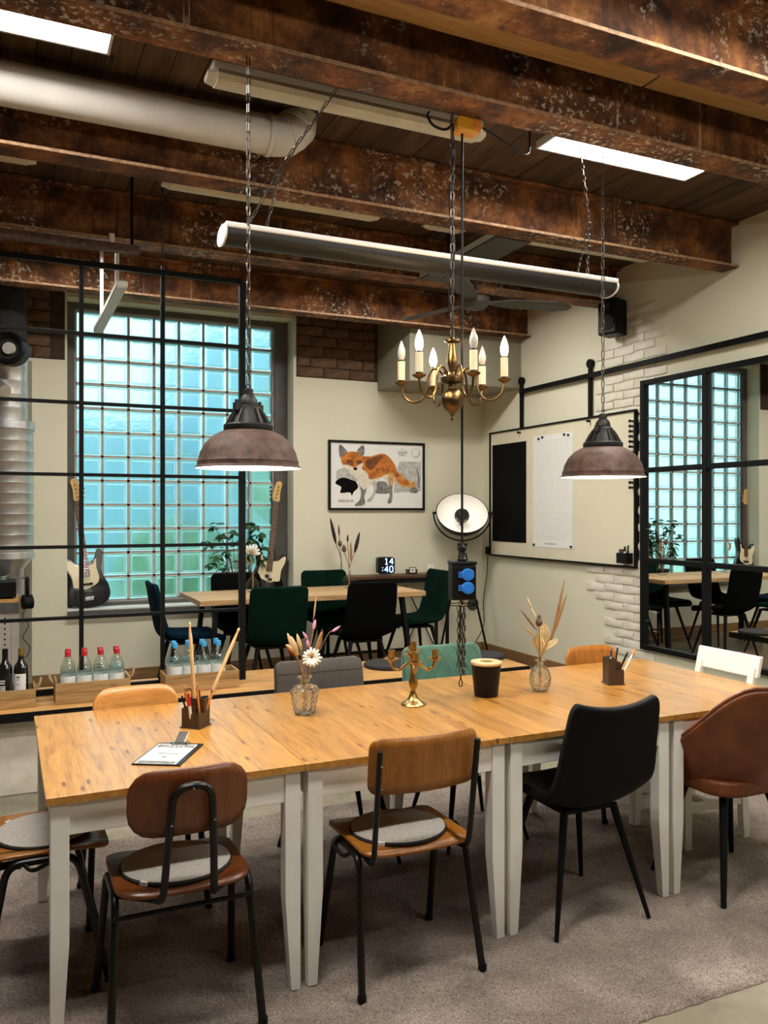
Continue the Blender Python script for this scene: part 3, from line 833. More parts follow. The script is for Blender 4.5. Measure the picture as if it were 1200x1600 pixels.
def wine(px, label, top, lab):
    p = at(px, 1060, Y=y + .10)
    t = thing('wine_bottle', label, 'bottle', (p.x, p.y, bz + .0135), 0, 'wine bottles at the left edge')
    r = .0385
    MB().lathe([(.002, 0), (r*.95, 0), (r, .006), (r, .19), (r*.92, .21), (r*.5, .232), (.0155, .25), (.0145, .30), (.002, .3005)], 24).build('bottle_body', M['wine_glass'], t)
    MB().lathe([(.0152, .252), (.0155, .302), (.0155, .306), (.002, .3062)], 18).build('capsule', M[top], t)
    def arc(z0, z1, a0, a1, mat, nm, off=.0006):
        us = lin(a0, a1, 12)
        return MB().grid(lambda u, v: ((r+off)*math.cos(u), (r+off)*math.sin(u), v), us, [z0, z1]).build(nm, mat, t)
    c_ = -PI/2 - .42
    if lab == 'white':
        arc(.06, .165, c_ - 1.1, c_ + 1.1, M['paper'], 'paper_label'); arc(.142, .152, c_ - .25, c_ + .25, M['ink_grey'], 'print', .0011)
        arc(.128, .137, c_ - .18, c_ + .18, M['ink_pale'], 'print', .0011); arc(.105, .108, c_ - .3, c_ + .3, M['ink_grey'], 'print', .0011)
    else:
        arc(.115, .122, c_ - .45, c_ + .35, M['paper'], 'print'); arc(.128, .135, c_ - .45, c_ + .4, M['paper'], 'print')
        arc(.075, .105, c_ - .4, c_ + .45, M['ink_pale'], 'print')
wine(8, 'dark wine bottle with small black label at the left edge', 'black_plastic', 'black')
wine(33, 'dark wine bottle with gold capsule and white label', 'gold_foil', 'white')
# ------------------------------------------------------------------ chairs
def rounded_plate(fn, W, Hh, r, nx=15, nv=7, rb=None):
    # grid over a rounded rectangle, mapped by fn(x, z)
    xs = sorted(set([-W, W] + [s*(W - r + r*math.sin(a)) for s in (-1, 1) for a in lin(0, PI/2, 5)] + lin(-(W-r), W-r, nx)))
    def half(x):
        e = abs(x) - (W - r)
        return Hh - r + (math.sqrt(max(0, r*r - e*e)) if e > 0 else r)
    vs = [fn(x, half(x)*v) for v in lin(-1, 1, nv) for x in xs]
    nu = len(xs)
    return vs, [(j*nu+i, j*nu+i+1, (j+1)*nu+i+1, (j+1)*nu+i) for j in range(nv-1) for i in range(nu-1)]
def school_chair(kind, label, loc, rz, ply, pad=True, pad_label=None, group='wood and steel school chairs at the long table'):
    t = thing('school_chair', label, 'chair', (loc[0], loc[1], RZ), rz, group)
    tm = M['black_tube']; r = .0125
    # seat
    zs = .437
    vs, fs = rounded_plate(lambda x, y: (x, y + .02, zs + .010*(x/.2)**2 - .012*max(0, (y-.05)/.15)**2), .20, .19, .075 if kind == 'arch' else .05)
    MB().add(vs, fs, True).build('seat', M[ply], t, solid=.011)
    # side frames: each an inverted U of two legs
    fw, dr, df = .222, -.185, .205
    for s in (-1, 1):
        p = bend([(s*fw, dr, 0), (s*.198, -.105, zs - .012), (s*.198, .105, zs - .012), (s*fw, df, 0)], .05)
        k = len(p) // 2
        MB().tube(p[:k+1], r, 9).build('leg', tm, t); MB().tube(p[k:], r, 9).build('leg', tm, t)
        for q in (p[0], p[-1]): MB().cyl((q.x, q.y, 0), (q.x, q.y, .02), .015, n=10).build('foot_cap', M['black_plastic'], t)
    for y in (-.07, .08): MB().cyl((-.198, y, zs - .022), (.198, y, zs - .022), .009, n=8).build('crossbar', tm, t)
    if kind == 'arch':
        MB().cyl((-.206, -.128, .375), (.206, -.128, .375), .008, n=8).build('stretcher', tm, t)
        yb = -.205
        path = bend([(-.19, -.06, zs - .02), (-.085, -.115, zs - .03), (-.075, -.18, zs - .012), (-.055, yb - .035, .77), (.055, yb - .035, .77), (.075, -.18, zs - .012), (.085, -.115, zs - .03), (.19, -.06, zs - .02)], .055, 6)
        MB().tube(path, .0115, 9).build('back_tube', tm, t)
        W, Hh, rr, zc, k = .174, .098, .07, .714, .95
        scr = [(0, yb - .047, .765), (-.06, yb - .038, .665), (.062, yb - .038, .665)]
    else:
        yb = -.215
        for s in (-1, 1):
            p = bend([(s*.16, .02, zs - .022), (s*.175, -.17, zs - .022), (s*.178, yb - .012, .80)], .05)
            MB().tube(p, .0125, 9, sx=.75).build('back_post', tm, t)
        W, Hh, rr, zc, k = .197, .092, .035, .738, .9
        MB().cyl((-.212, -.150, .36), (.212, -.150, .36), .007, n=8).build('stretcher', tm, t) if False else None
        for s in (-1, 1):
            MB().tube(smooth_path([(s*.198, -.06, zs - .01), (s*.225, -.03, zs - .03), (s*.235, .02, zs - .01), (s*.20, .07, zs - .012)], 4), .007, 7).build('linking_hook', tm, t)
        scr = [(s*.178, yb - .024 + .0, z) for s in (-1, 1) for z in (.685, .755)]
    def fb(x, z): return (x, yb + .002 + k*x*x*1.1 - (z)*.10, zc + z)
    vs, fs = rounded_plate(fb, W, Hh, rr)
    br = MB().add(vs, fs, True).build('backrest', M[ply], t, solid=.010)
    for q in scr: MB().ell(q, .0045, 6, 4).build('screw', M['chrome'], t)
    if pad:
        o = MB().lathe([(.002, 0), (.168, 0), (.173, .004), (.173, .009), (.169, .013), (.002, .015)], 40).build('seat_pad', M['felt_black'])
        w = MB().lathe([(.002, .0155), (.166, .0137), (.171, .0105)], 40).build('felt_top', M['felt_grey'], o)
        c, s = math.cos(rz), math.sin(rz); px, py = 0, .015
        o.location = (loc[0] + c*px - s*py, loc[1] + s*px + c*py, RZ + zs + .0085); o.rotation_euler = (0, 0, rz); o.scale = (1.0, .93, 1)
        tag(o, pad_label, 'seat pad', 'round grey felt seat pads')
        b = MB().box((-.012, -.176, .002), (.012, -.168, .014)).build('tag_label', M['pale_label'], o); b.rotation_euler = (0, 0, -.75)
    return t
school_chair('arch', 'brown school chair with arched back tube, in front of the leftmost table', (.49, 2.625), .0, 'plywood_dark', True, 'round grey felt pad on the chair in front of the leftmost table')
school_chair('posts', 'orange-brown school chair with two flat back posts, in front of the second table', (1.25, 2.60), .0, 'plywood', True, 'round grey felt pad on the chair in front of the second table')
school_chair('posts', 'school chair cut by the left edge, facing the short end of the table', (.11, 3.10), -PI/2, 'plywood', True, 'round grey felt pad on the chair at the left end of the table')
school_chair('arch', 'pale plywood school chair on the far side behind the leftmost table', (.505, 3.45), PI, 'plywood_pale', False)
school_chair('arch', 'orange plywood school chair on the far side behind the rightmost table', (2.94, 3.50), PI, 'plywood', False)

def shell_chair(name, label, loc, rz, mat, ht=.86, ws=.46, wt=.36, z0=RZ, group=None, style='taper', scale=1.0, legmat='black_steel', quilt=None):
    # one upholstered shell: seat and back in one sweep, faces +Y
    t = thing(name, label, 'chair', (loc[0], loc[1], z0), rz, group)
    t.scale = (scale,) * 3
    # side profile (y, z) from seat front over the bend to the top of the back
    if style == 'taper': P = [(.225, .435), (.205, .462), (.10, .460), (-.05, .448), (-.135, .455), (-.195, .50), (-.225, .58), (-.245, .68), (-.268, .78), (-.285, ht)]
    else: P = [(.225, .43), (.205, .462), (.10, .462), (-.05, .452), (-.15, .458), (-.20, .50), (-.22, .58), (-.235, .68), (-.25, .79), (-.268, ht)]
    C = smooth_path([(0, a, b) for a, b in P], 4); n = len(C) - 1
    def wid(s):
        if s < .45: return ws * (.86 + .14*min(1, s/.12))/2
        q = (s - .45)/.55
        if style == 'taper': wv = ws + (wt - ws)*q**1.2
        else: wv = ws*(1 - .04*q)
        e = max(0, (q - .86)/.14)
        return wv/2 * (1 - (.10 if style == 'taper' else .16)*e**2.5)
    def fn(u, s):
        i = min(int(s*n), n-1); f = s*n - i; p = C[i].lerp(C[i+1], f)
        T = (C[min(i+1, n)] - C[i]).normalized(); N = Vector((0, -T.z, T.y))      # points to the sitter side up / front
        if N.z < 0 and s < .4: N = -N
        N = Vector((0, T.z, -T.y)) if s > .0 else N
        N = Vector((0, -T.z, T.y)); N = N if (N.z > .0 if s < .5 else N.y > 0) else -N
        cur = (.018 + .045*math.sin(min(1, max(0, (s - .1)/.55))*PI)) if style == 'taper' else (.012 + .03*math.sin(min(1, max(0, (s-.2)/.6))*PI))
        q = p + N*(cur*abs(u)**2.4)
        rise = .03*(abs(u)**2)*max(0, (s - .85)/.15) if style == 'taper' else 0
        return Vector((u*wid(s), q.y, q.z + rise*.8))
    us = [-1, -.96, -.85, -.65, -.4, -.2, 0, .2, .4, .65, .85, .96, 1]
    o = MB().grid(fn, us, lin(0, 1, 33)).build('shell', M[mat], t, solid=.034, sub=1)
    o.modifiers['solid'].offset = 0
    if quilt:
        b = MB()
        def line(pa, pb, k=10):
            pts = [fn(pa[0] + (pb[0]-pa[0])*i/k, pa[1] + (pb[1]-pa[1])*i/k) for i in range(k+1)]
            b.tube([p + Vector((0, .0165 if p.z > .5 else 0, .0165 if p.z <= .5 else 0)) for p in pts], .0035, 5)
        if quilt == 'grid':
            for v in (.63, .76, .89): line((-.97, v), (.97, v), 16)
            for u in (-.5, 0, .5): line((u, .5), (u, .985), 12)
        elif quilt == 'diamond':
            for k in range(-4, 5):
                for sgn in (-1, 1):
                    c0 = k*.45; pa = (c0 - sgn*.0, .52); pb = (c0 + sgn*1.0, .97); L = []
                    for i in range(25):
                        f = i/24; u = pa[0] + (pb[0]-pa[0])*f
                        if abs(u) < .95: L.append((u, pa[1] + (pb[1]-pa[1])*f))
                    if len(L) > 2: line(L[0], L[-1], 12)
        elif quilt == 'ribs':
            for u in (-.72, -.43, -.14, .14, .43, .72): line((u, .44), (u, .985), 12)
        b.build('stitching', M[mat], t)
    lm = M[legmat]
    MB().box((-.12, -.12, .412), (.12, .11, .432)).build('seat_mount', lm, t, bevel=.006)
    for sx in (-1, 1):
        for y0, y1 in ((.13, .21), (-.14, -.20)):
            MB().tube([(sx*.115, y0*.8, .425), (sx*.215, y1, 0)], [.0165, .0085], 10).build('leg', lm, t)
    return t
shell_chair('shell_chair', 'matt black shell chair with tapered back, in front of the third table', (2.025, 2.66), 0, 'black_leather', .845, .48, .39, group='chairs at the long table')
shell_chair('upholstered_chair', 'grey quilted leather chair on the far side behind the square glass vase', (1.37, 3.50), PI, 'grey_leather', .845, .46, .45, style='square', quilt='grid', group='chairs at the long table')
shell_chair('upholstered_chair', 'pale green velvet chair with diamond quilting behind the candelabra', (2.04, 3.50), PI, 'green_velvet_light', .87, .47, .46, style='square', quilt='diamond', group='chairs at the long table')

# brown leather armchair
t = thing('armchair', 'brown leather tub armchair at the right edge, in front of the rightmost table', 'chair', (2.79, 2.60, RZ), 0, 'chairs at the long table')
def tub(u, v):                      # u: -1..1 round the back, v: 0 bottom .. 1 rim
    th = u * math.radians(128)
    sx, cy = math.sin(th), math.cos(th)
    e_ = min(1, max(0, (math.radians(98) - abs(th))/math.radians(72))); top = .605 + .255 * e_*e_*(3 - 2*e_) - .012*max(0, abs(u) - .8)*5
    z = .405 + (top - .405)*v
    fl = v**.55
    rx = .135 + .135*fl + .012*v; ry = .14 + .105*fl + .065*v*max(0, cy)
    return Vector((sx*rx, -cy*ry + .0, z))
MB().grid(tub, lin(-1, 1, 33), [0, .04, .1, .18, .3, .45, .6, .75, .88, .96, 1]).build('tub', M['brown_leather'], t, solid=.032, sub=1)
b = MB(); b.tube([tub(u, 1.0) + Vector((0, 0, .003)) for u in lin(-.97, .97, 40)], .008, 6).build('piping', M['brown_leather'], t)
MB().prism(round_rect(.42, .44, .12), .405, .47, Matrix.Translation((0, .03, 0))).build('seat_cushion', M['brown_leather'], t, bevel=.02, seg=3)
MB().lathe([(.002, .39), (.13, .392), (.15, .41)], 24).build('seat_mount', M['black_steel'], t)
for sx in (-1, 1):
    for y0, y1 in ((.10, .185), (-.10, -.205)):
        MB().tube([(sx*.12, y0, .405), (sx*.232, y1, 0)], [.019, .011], 10).build('leg', M['black_steel'], t)
# white wooden chair
t = thing('wooden_chair', 'white painted wooden chair at the right end of the table', 'chair', (3.02, 3.06, RZ), PI/2, 'chairs at the long table')
wp = M['white_paint']
MB().box((-.19, -.19, .43), (.19, .20, .452)).build('seat', wp, t, bevel=.006)
for sx in (-1, 1):
    MB().hexa([(sx*.17-.02, .15, 0), (sx*.17+.02, .15, 0), (sx*.17+.02, .19, 0), (sx*.17-.02, .19, 0)], [(sx*.16-.02, .14, .43), (sx*.16+.02, .14, .43), (sx*.16+.02, .18, .43), (sx*.16-.02, .18, .43)]).build('leg', wp, t, bevel=.003)
    MB().hexa([(sx*.17-.018, -.22, 0), (sx*.17+.018, -.22, 0), (sx*.17+.018, -.18, 0), (sx*.17-.018, -.18, 0)], [(sx*.165-.018, -.20, .43), (sx*.165+.018, -.20, .43), (sx*.165+.018, -.16, .43), (sx*.165-.018, -.16, .43)]).build('leg', wp, t, bevel=.003)
    MB().hexa([(sx*.165-.018, -.205, .452), (sx*.165+.018, -.205, .452), (sx*.165+.018, -.165, .452), (sx*.165-.018, -.165, .452)], [(sx*.165-.018, -.285, .80), (sx*.165+.018, -.285, .80), (sx*.165+.018, -.255, .80), (sx*.165-.018, -.255, .80)]).build('back_post', wp, t, bevel=.003)
    MB().box((sx*.165 - .01, -.18, .16), (sx*.165 + .01, .15, .20)).build('stretcher', wp, t, bevel=.002)
MB().box((-.155, -.01, .165), (.155, .02, .195)).build('stretcher', wp, t, bevel=.002)
MB().hexa([(-.195, -.277, .755), (.195, -.277, .755), (.195, -.255, .755), (-.195, -.255, .755)], [(-.195, -.302, .855), (.195, -.302, .855), (.195, -.280, .855), (-.195, -.280, .855)]).build('top_rail', wp, t, bevel=.004)
MB().box((-.16, -.235, .58), (.16, -.215, .62)).build('back_rail', wp, t, bevel=.003)
# ------------------------------------------------------------------ hanging lamps
def light(name, kind, loc, energy, col=(1, .93, .82), size=.05, parent=None):
    l = bpy.data.lights.new(name, kind); l.energy = energy; l.color = col
    if kind == 'POINT': l.shadow_soft_size = size
    o = bpy.data.objects.new(name, l); COL.objects.link(o); o.location = loc
    if parent: o.parent = parent
    return o
def pendant(x, y, z, ztop, label):
    t = thing('pendant_lamp', label, 'pendant lamp', (x, y, z), .3, 'industrial pendant lamps over the long table')
    MB().lathe([(.200, 0), (.201, .003), (.192, .010), (.190, .020), (.191, .026), (.187, .032), (.180, .06), (.163, .092), (.135, .121), (.10, .140), (.07, .148)], 48).build('shade', M['lamp_rust'], t)
    MB().lathe([(.199, .0015), (.188, .014), (.182, .034), (.175, .06), (.158, .09), (.13, .118), (.097, .136), (.04, .143), (.002, .144)], 40).build('reflector', M['lamp_white'], t)
    MB().lathe([(.09, .143), (.093, .147), (.093, .163), (.088, .168), (.03, .170)], 32).build('collar', M['lamp_iron'], t)
    MB().lathe([(.072, .168), (.060, .195), (.047, .222), (.046, .234), (.040, .238)], 24).build('housing', M['lamp_iron'], t)
    for k in range(12):
        a = 2*PI*k/12; ca, sa = math.cos(a), math.sin(a)
        MB().add([(.070*ca, .070*sa, .168), (.086*ca, .086*sa, .168), (.066*ca, .066*sa, .205), (.05*ca, .05*sa, .228), (.046*ca, .046*sa, .222)], [(0, 1, 2, 3, 4)]).build('cooling_fin', M['lamp_iron'], t, solid=.005)
    for a in (.1, .1 + PI):
        ca, sa = math.cos(a), math.sin(a)
        MB().box((.042, -.010, .215), (.066, .010, .246), Matrix.Rotation(a, 4, 'Z')).box((.050, -.006, .246), (.060, .006, .258), Matrix.Rotation(a, 4, 'Z')).build('clamp', M['lamp_iron'], t, bevel=.002)
    MB().lathe([(.034, .232), (.036, .244), (.033, .262), (.024, .276), (.019, .28), (.019, .30), (.012, .304), (.002, .305)], 24).build('cap', M['lamp_iron'], t)
    b = MB(); b.tube([(.010*math.cos(a), 0, .312 + .010*math.sin(a)) for a in [2*PI*k/10 for k in range(10)]], .0022, 6, True)
    b.build('hook', M['lamp_iron'], t)
    cb = MB(); chain(cb, (0, 0, .32), (0, 0, ztop - z), .042, .019, .0027)
    cb.build('chain', M['chain_steel'], t)
    MB().ell((0, 0, .062), .042, 20, 12).build('bulb', M['pendant_bulb'], t)
    MB().cyl((0, 0, .10), (0, 0, .142), .016, n=12).build('socket', M['lamp_white'], t)
    l = light('lamp_light', 'POINT', (0, 0, .008), PENDANT_W, (1, .94, .84), .03, t)
    return t
p = at(388, 735, Y=3.075); pendant(p.x, p.y, 1.735, 3.30, 'rust-brown pendant lamp on a chain in front of the glass block window')
p = at(942, 745, Y=3.16); pendant(p.x, p.y, 1.735, 3.30, 'rust-brown pendant lamp on a chain in front of the whiteboard')

# chandelier
cx_, cy_ = 1.767, 3.150
t = thing('chandelier', 'brass chandelier with six candle bulbs, three of them lit', 'chandelier', (cx_, cy_, 1.965))
B = M['brass_dark']
MB().lathe([(.002, 0), (.006, .004), (.008, .012), (.004, .018), (.008, .026), (.010, .034), (.018, .040), (.034, .052), (.046, .070), (.0505, .090), (.050, .098), (.046, .116), (.034, .132), (.020, .140), (.018, .158), (.030, .164), (.050, .168), (.052, .180), (.052, .190), (.040, .198), (.022, .202), (.012, .212), (.014, .225), (.022, .250), (.023, .270), (.017, .300), (.013, .325), (.014, .336), (.034, .344), (.035, .350), (.012, .356), (.006, .365), (.002, .366)], 28).build('column', B, t)
right, fwd = Vector((CY, -SY, 0)), Vector((SY, CY, 0))
lit = {0: True, 2: True, 4: True}
for k, ang in enumerate((-12, -72, -132, 168, 108, 48)):
    a = math.radians(ang); d = right*math.cos(a) + fwd*math.sin(a); Rr = .225
    P = [(.03, .186), (.055, .222), (.085, .228), (.105, .19), (.112, .13), (.14, .092), (.18, .088), (.212, .112), (.225, .16)]
    pts = smooth_path([d*r_ + Vector((0, 0, z_)) for r_, z_ in P], 5)
    arm = MB().tube(pts, .0055, 8).build('arm', B, t)
    c = d*Rr
    MB().lathe([(.005, .156), (.012, .160), (.026, .168), (.030, .174), (.014, .174), (.015, .186)], 18, c=(c.x, c.y, 0)).build('drip_pan', B, arm)
    on = k in (0, 2, 4)
    MB().lathe([(.0165, .184), (.0165, .266), (.0165, .2665), (.002, .267)], 16, c=(c.x, c.y, 0)).build('candle_sleeve', M['candle_sleeve'], arm)
    MB().lathe([(.010, .266), (.010, .276)], 12, c=(c.x, c.y, 0)).build('socket_ring', M['black_plastic'], arm)
    MB().lathe([(.009, .272), (.014, .282), (.0175, .298), (.0165, .315), (.0115, .335), (.005, .352), (.001, .360)], 16, c=(c.x, c.y, 0)).build('bulb', M['bulb_on' if on else 'bulb_off'], arm)
    if on: light('candle_light', 'POINT', (c.x, c.y, .39), BULB_W, (1, .72, .42), .02, t)
cb = MB(); chain(cb, (0, 0, .36), (0, 0, 3.30 - 1.965), .045, .022, .0034)
cb.build('chain', M['chain_steel'], t)
MB().tube(smooth_path([(.012, 0, .36), (-.012, .01, .55), (.013, 0, .75), (-.012, .006, .95), (.012, 0, 1.15), (0, .01, 1.33)], 5), .003, 6).build('cable', M['black_plastic'], t)

# power box on its cable with hoist and chain
p = at(722, 906, Y=3.18)
t = thing('power_box', 'black hanging power box with two blue sockets and chain below', 'power box', (p.x, p.y, 1.185), -YAW + .12)
bw_, bd_, bh_ = .054, .046, .165
MB().box((-bw_, -bd_, 0), (bw_, bd_, bh_ - .012)).build('housing', M['black_plastic'], t, bevel=.007, seg=3)
MB().box((-bw_ - .003, -bd_ - .003, bh_ - .012), (bw_ + .003, bd_ + .003, bh_ + .004)).build('lid', M['black_plastic'], t, bevel=.005)
for k in (0, 1):
    z_ = .112 - .058*k
    s = MB().cyl((.014, -bd_ + .004, z_), (.014, -bd_ - .016, z_), .027, n=24)
    so = s.build('socket', M['blue_plastic'], t, bevel=.002)
    MB().cyl((.014, -bd_ - .0165, z_), (.014, -bd_ - .019, z_), .022, n=24).build('socket_lid', M['blue_plastic'], so)
    MB().box((-.026, -bd_ - .014, z_ - .013), (-.008, -bd_ + .002, z_ + .013)).build('hinge', M['blue_plastic'], so, bevel=.002)
    MB().box((-.022, -bd_ - .0155, z_ - .009), (-.017, -bd_ - .0145, z_ + .009)).build('hinge_slot', M['blue_plastic_dark'], so)
MB().lathe([(.02, bh_ + .004), (.022, bh_ + .012), (.016, bh_ + .02), (.016, bh_ + .05), (.020, bh_ + .052), (.020, bh_ + .066), (.008, bh_ + .075), (.006, bh_ + .085)], 16).build('cable_gland', M['black_plastic'], t)
MB().cyl((0, 0, bh_ + .08), (0, 0, 3.245 - 1.185), .0055, n=8).build('cable', M['black_plastic'], t)
b = MB()
chain(b, (-.006, 0, -.005), (-.006, 0, -.385), .036, .019, .0028); chain(b, (.010, .006, -.005), (.010, .006, -.335), .034, .018, .0026); chain(b, (-.014, .012, -.03), (-.014, .012, -.30), .03, .016, .0024); chain(b, (.002, -.012, -.06), (.002, -.012, -.33), .032, .017, .0026)
b.build('chain', M['chain_steel'], t)
MB().tube([(.012*math.cos(a), 0, -.012 + .014*math.sin(a)) for a in [2*PI*k/12 for k in range(12)]], .003, 6, True).build('carabiner', M['chrome'], t)
p = at(728, 185, Y=3.175)
t = thing('cable_hoist', 'yellow balancer hoist under the large beam at the end of the tube light', 'hoist', (p.x, p.y, 3.30))
MB().prism(round_rect(.13, .062, .024), -.036, .036, Matrix.Translation((0, 0, -.031)) @ Matrix.Rotation(PI/2, 4, 'X')).build('body', M['yellow_plastic'], t, bevel=.008, seg=3)
MB().cyl((.035, -.036, -.03), (.035, -.044, -.03), .018, n=18).build('cover', M['orange_paint'], t)
MB().tube(smooth_path([(-.06, 0, -.02), (-.10, 0, -.06), (-.16, 0, -.055), (-.19, 0, -.02), (-.18, 0, .0)], 5), .006, 7).build('cable', M['black_plastic'], t)
MB().tube(smooth_path([(.06, 0, -.01), (.16, .02, -.028), (.28, .05, -.05), (.40, .10, -.03), (.47, .2, .2)], 5), .005, 7).build('cable', M['black_plastic'], t)
# ------------------------------------------------------------------ things on the long table
TZ = .7505
def on_table(px, py): 
    p = at(px, py, Z=TZ); return p.x, p.y
def pen_box(x, y, rz, hs, label):
    t = thing('pen_holder', label, 'pen holder', (x, y, TZ), rz, 'dark wooden pen holders on the long table')
    m = M['dark_box_wood']; th = .004
    MB().box((-.043, -.043, 0), (.043, .043, .004)).build('base', m, t)
    k = 0
    for ix in (-1, 1):
        for iy in (-1, 1):
            h = hs[k]; k += 1; b = MB(); x0, x1 = (min(0, ix*.038), max(0, ix*.038)); y0, y1 = (min(0, iy*.038), max(0, iy*.038))
            b.box((x0, y0, .004), (x1, y0 + th, h)).box((x0, y1 - th, .004), (x1, y1, h)).box((x0, y0 + th, .004), (x0 + th, y1 - th, h)).box((x1 - th, y0 + th, .004), (x1, y1 - th, h))
            b.build('compartment', m, t)
    return t
def stick(name, label, cat, base, top, prof, mats, group=None):
    # a straight thing from base to top; prof: list of (t, radius); mats: list of (t0, t1, part, material)
    base, top = Vector(base), Vector(top); t = thing(name, label, cat, base, 0, group); d = top - base
    for t0, t1, pn, mt in mats:
        ts = sorted({t0, t1, *[a for a, _ in prof if t0 < a < t1]})
        def rad(q):
            for (a, ra), (b, rb) in zip(prof, prof[1:]):
                if a <= q <= b: return ra + (rb - ra)*(q - a)/max(b - a, 1e-6)
            return prof[-1][1]
        MB().tube([d*q for q in ts], [rad(q) for q in ts], 10).build(pn, M[mt], t)
    return t
x, y = on_table(309, 1138); y += .035
pen_box(x, y, -YAW - .35, [.075, .105, .055, .105], 'dark wooden pen holder with drumsticks on the leftmost table')
G = 'writing tools in the left pen holder'
dst = [(0, .0065), (.12, .0075), (.85, .0072), (.93, .0042), (.96, .0040), (.975, .0055), (.99, .0045), (1, .002)]
def V(px, py, yy): return at(px, py, Y=yy)
stick('drumstick', 'wooden drumstick leaning left in the left pen holder', 'drumstick', (x + .004, y + .015, TZ + .006), V(296, 972, y + .03), dst, [(0, 1, 'stick', 'drumstick_wood')], 'drumsticks in the pen holder')
stick('drumstick', 'wooden drumstick leaning right in the left pen holder', 'drumstick', (x + .012, y + .006, TZ + .006), V(374, 981, y + .05), dst, [(0, 1, 'stick', 'drumstick_wood')], 'drumsticks in the pen holder')
stick('marker', 'red marker standing in the left pen holder', 'marker', (x - .02, y - .02, TZ + .006), V(294, 1083, y - .03), [(0, .006), (1, .006)], [(0, .62, 'barrel', 'pale_label'), (.62, 1, 'cap', 'red_plastic')], G)
pen = [(0, .0038), (.97, .0038), (1, .003)]
pm_ = [(0, .86, 'shaft', 'orange_paint'), (.86, .93, 'ferrule', 'chrome'), (.93, 1, 'eraser', 'pink_eraser')]
stick('pencil', 'orange pencil leaning left behind the red marker', 'pencil', (x - .012, y + .01, TZ + .006), V(287, 1070, y + .02), pen, pm_, G)
stick('pencil', 'orange pencil upright in the middle of the left pen holder', 'pencil', (x + .015, y - .018, TZ + .006), V(307, 1066, y - .02), pen, pm_, G)
stick('pencil', 'orange pencil leaning right in the left pen holder', 'pencil', (x + .02, y - .012, TZ + .006), V(333, 1074, y - .01), pen, pm_, G)
stick('pen', 'thin black pen leaning at the left side of the left pen holder', 'pen', (x - .02, y - .008, TZ + .006), V(284, 1087, y - .0), pen, [(0, 1, 'barrel', 'black_plastic')], G)
t = thing('scissors', 'scissors with dark handles standing in the left pen holder', 'scissors', (x - .008, y + .024, TZ + .006), -YAW, G)
MB().bar((0, 0, 0), (0, 0, .09), .012, .004, (0, 1, 0)).build('blades', M['chrome'], t)
for s in (-1, 1):
    MB().tube([(s*.013 + .015*math.cos(a), 0, .113 + .021*math.sin(a)) for a in [2*PI*k/14 for k in range(14)]], .0035, 6, True).build('handle', M['fox_brown'], t)
# clipboard
t = thing('clipboard', 'black clipboard with a printed sheet lying on the leftmost table', 'clipboard', (0, 0, 0))
c4 = [at(194, 1195, Z=TZ + .0), at(268, 1197, Z=TZ), at(330, 1164, Z=TZ), at(259, 1162, Z=TZ)]
ctr = sum(c4, Vector()) / 4
ex = ((c4[1] - c4[0]) + (c4[2] - c4[3])).normalized(); ang = math.atan2(ex.y, ex.x)
ux = Vector((math.cos(ang), math.sin(ang), 0)); uy = Vector((-math.sin(ang), math.cos(ang), 0))
W_ = ((c4[1]-c4[0]).length + (c4[2]-c4[3]).length) / 4; D_ = ((c4[3]-c4[0]).dot(uy) + (c4[2]-c4[1]).dot(uy)) / 4
t.location = (ctr.x, ctr.y, TZ); t.rotation_euler = (0, 0, ang)
MB().box((-W_, -D_, 0), (W_, D_, .004)).build('board', M['black_plastic'], t, bevel=.001)
MB().box((-W_*.92, -D_*.95, .004), (W_*.80, D_*.86, .0048)).build('sheet', M['paper'], t)
ink = MB(); 
ink.box((-W_*.86, D_*.52, .0048), (W_*.76, D_*.80, .0050))
ink.box((-W_*.45, -D_*.08, .0048), (W_*.45, D_*.0, .0050))
ink.box((-W_*.84, -D_*.93, .0048), (W_*.72, -D_*.72, .0050)); ink.box((-W_*.1, -D_*.42, .0048), (W_*.1, -D_*.30, .0050))
ink.build('print', M['ink_grey'], t)
let = MB()
for k, xx in enumerate((-.30, -.10, .10, .30)):
    let.box((W_*(xx - .06), D_*.60, .0050), (W_*(xx - .03), D_*.72, .0052)); let.box((W_*(xx - .03), D_*(.60 if k % 2 else .69), .0050), (W_*(xx + .05), D_*(.63 if k % 2 else .72), .0052)); let.box((W_*(xx - .03), D_*.645, .0050), (W_*(xx + .04), D_*.675, .0052))
let.build('print', M['paper'], t)
MB().box((-W_*.42, D_*.80, .004), (W_*.42, D_*.95, .012)).build('clip_base', M['chrome'], t, bevel=.003)
MB().box((-W_*.22, 0, -.0012), (W_*.22, .055, .0012), Matrix.Translation((0, D_*.86, .012)) @ Matrix.Rotation(.45, 4, 'X')).build('clip_lever', M['chrome'], t, bevel=.001)

# square faceted vase with dried flowers
def star(r, k): return r
x, y = on_table(480, 1118); y += .03
def faceted(prof, n, tw, amp, name='glass_body'):
    b = MB(); vs = []
    for i, (r, z) in enumerate(prof):
        for k in range(n):
            a = 2*PI*(k + .5*(i % 2))/n; sq = 1/ max(abs(math.cos((a - PI/4 + PI/4) % (PI/2) - PI/4)), .01)
            rr = r*(1 + amp*(.5 if (k + i) % 2 else -.5))*(1 + tw*(sq - 1))
            vs.append((rr*math.cos(a), rr*math.sin(a), z))
    fs = []
    for i in range(len(prof) - 1):
        for k in range(n):
            l = (k + 1) % n; fs.append((i*n+k, i*n+l, (i+1)*n+l, (i+1)*n+k))
    b.add(vs, fs); return b
t = thing('glass_vase', 'square cut-glass decanter vase holding dried flowers on the second table', 'vase', (x, y, TZ), -YAW + .5); t.scale = (1.13, 1.13, 1.07)
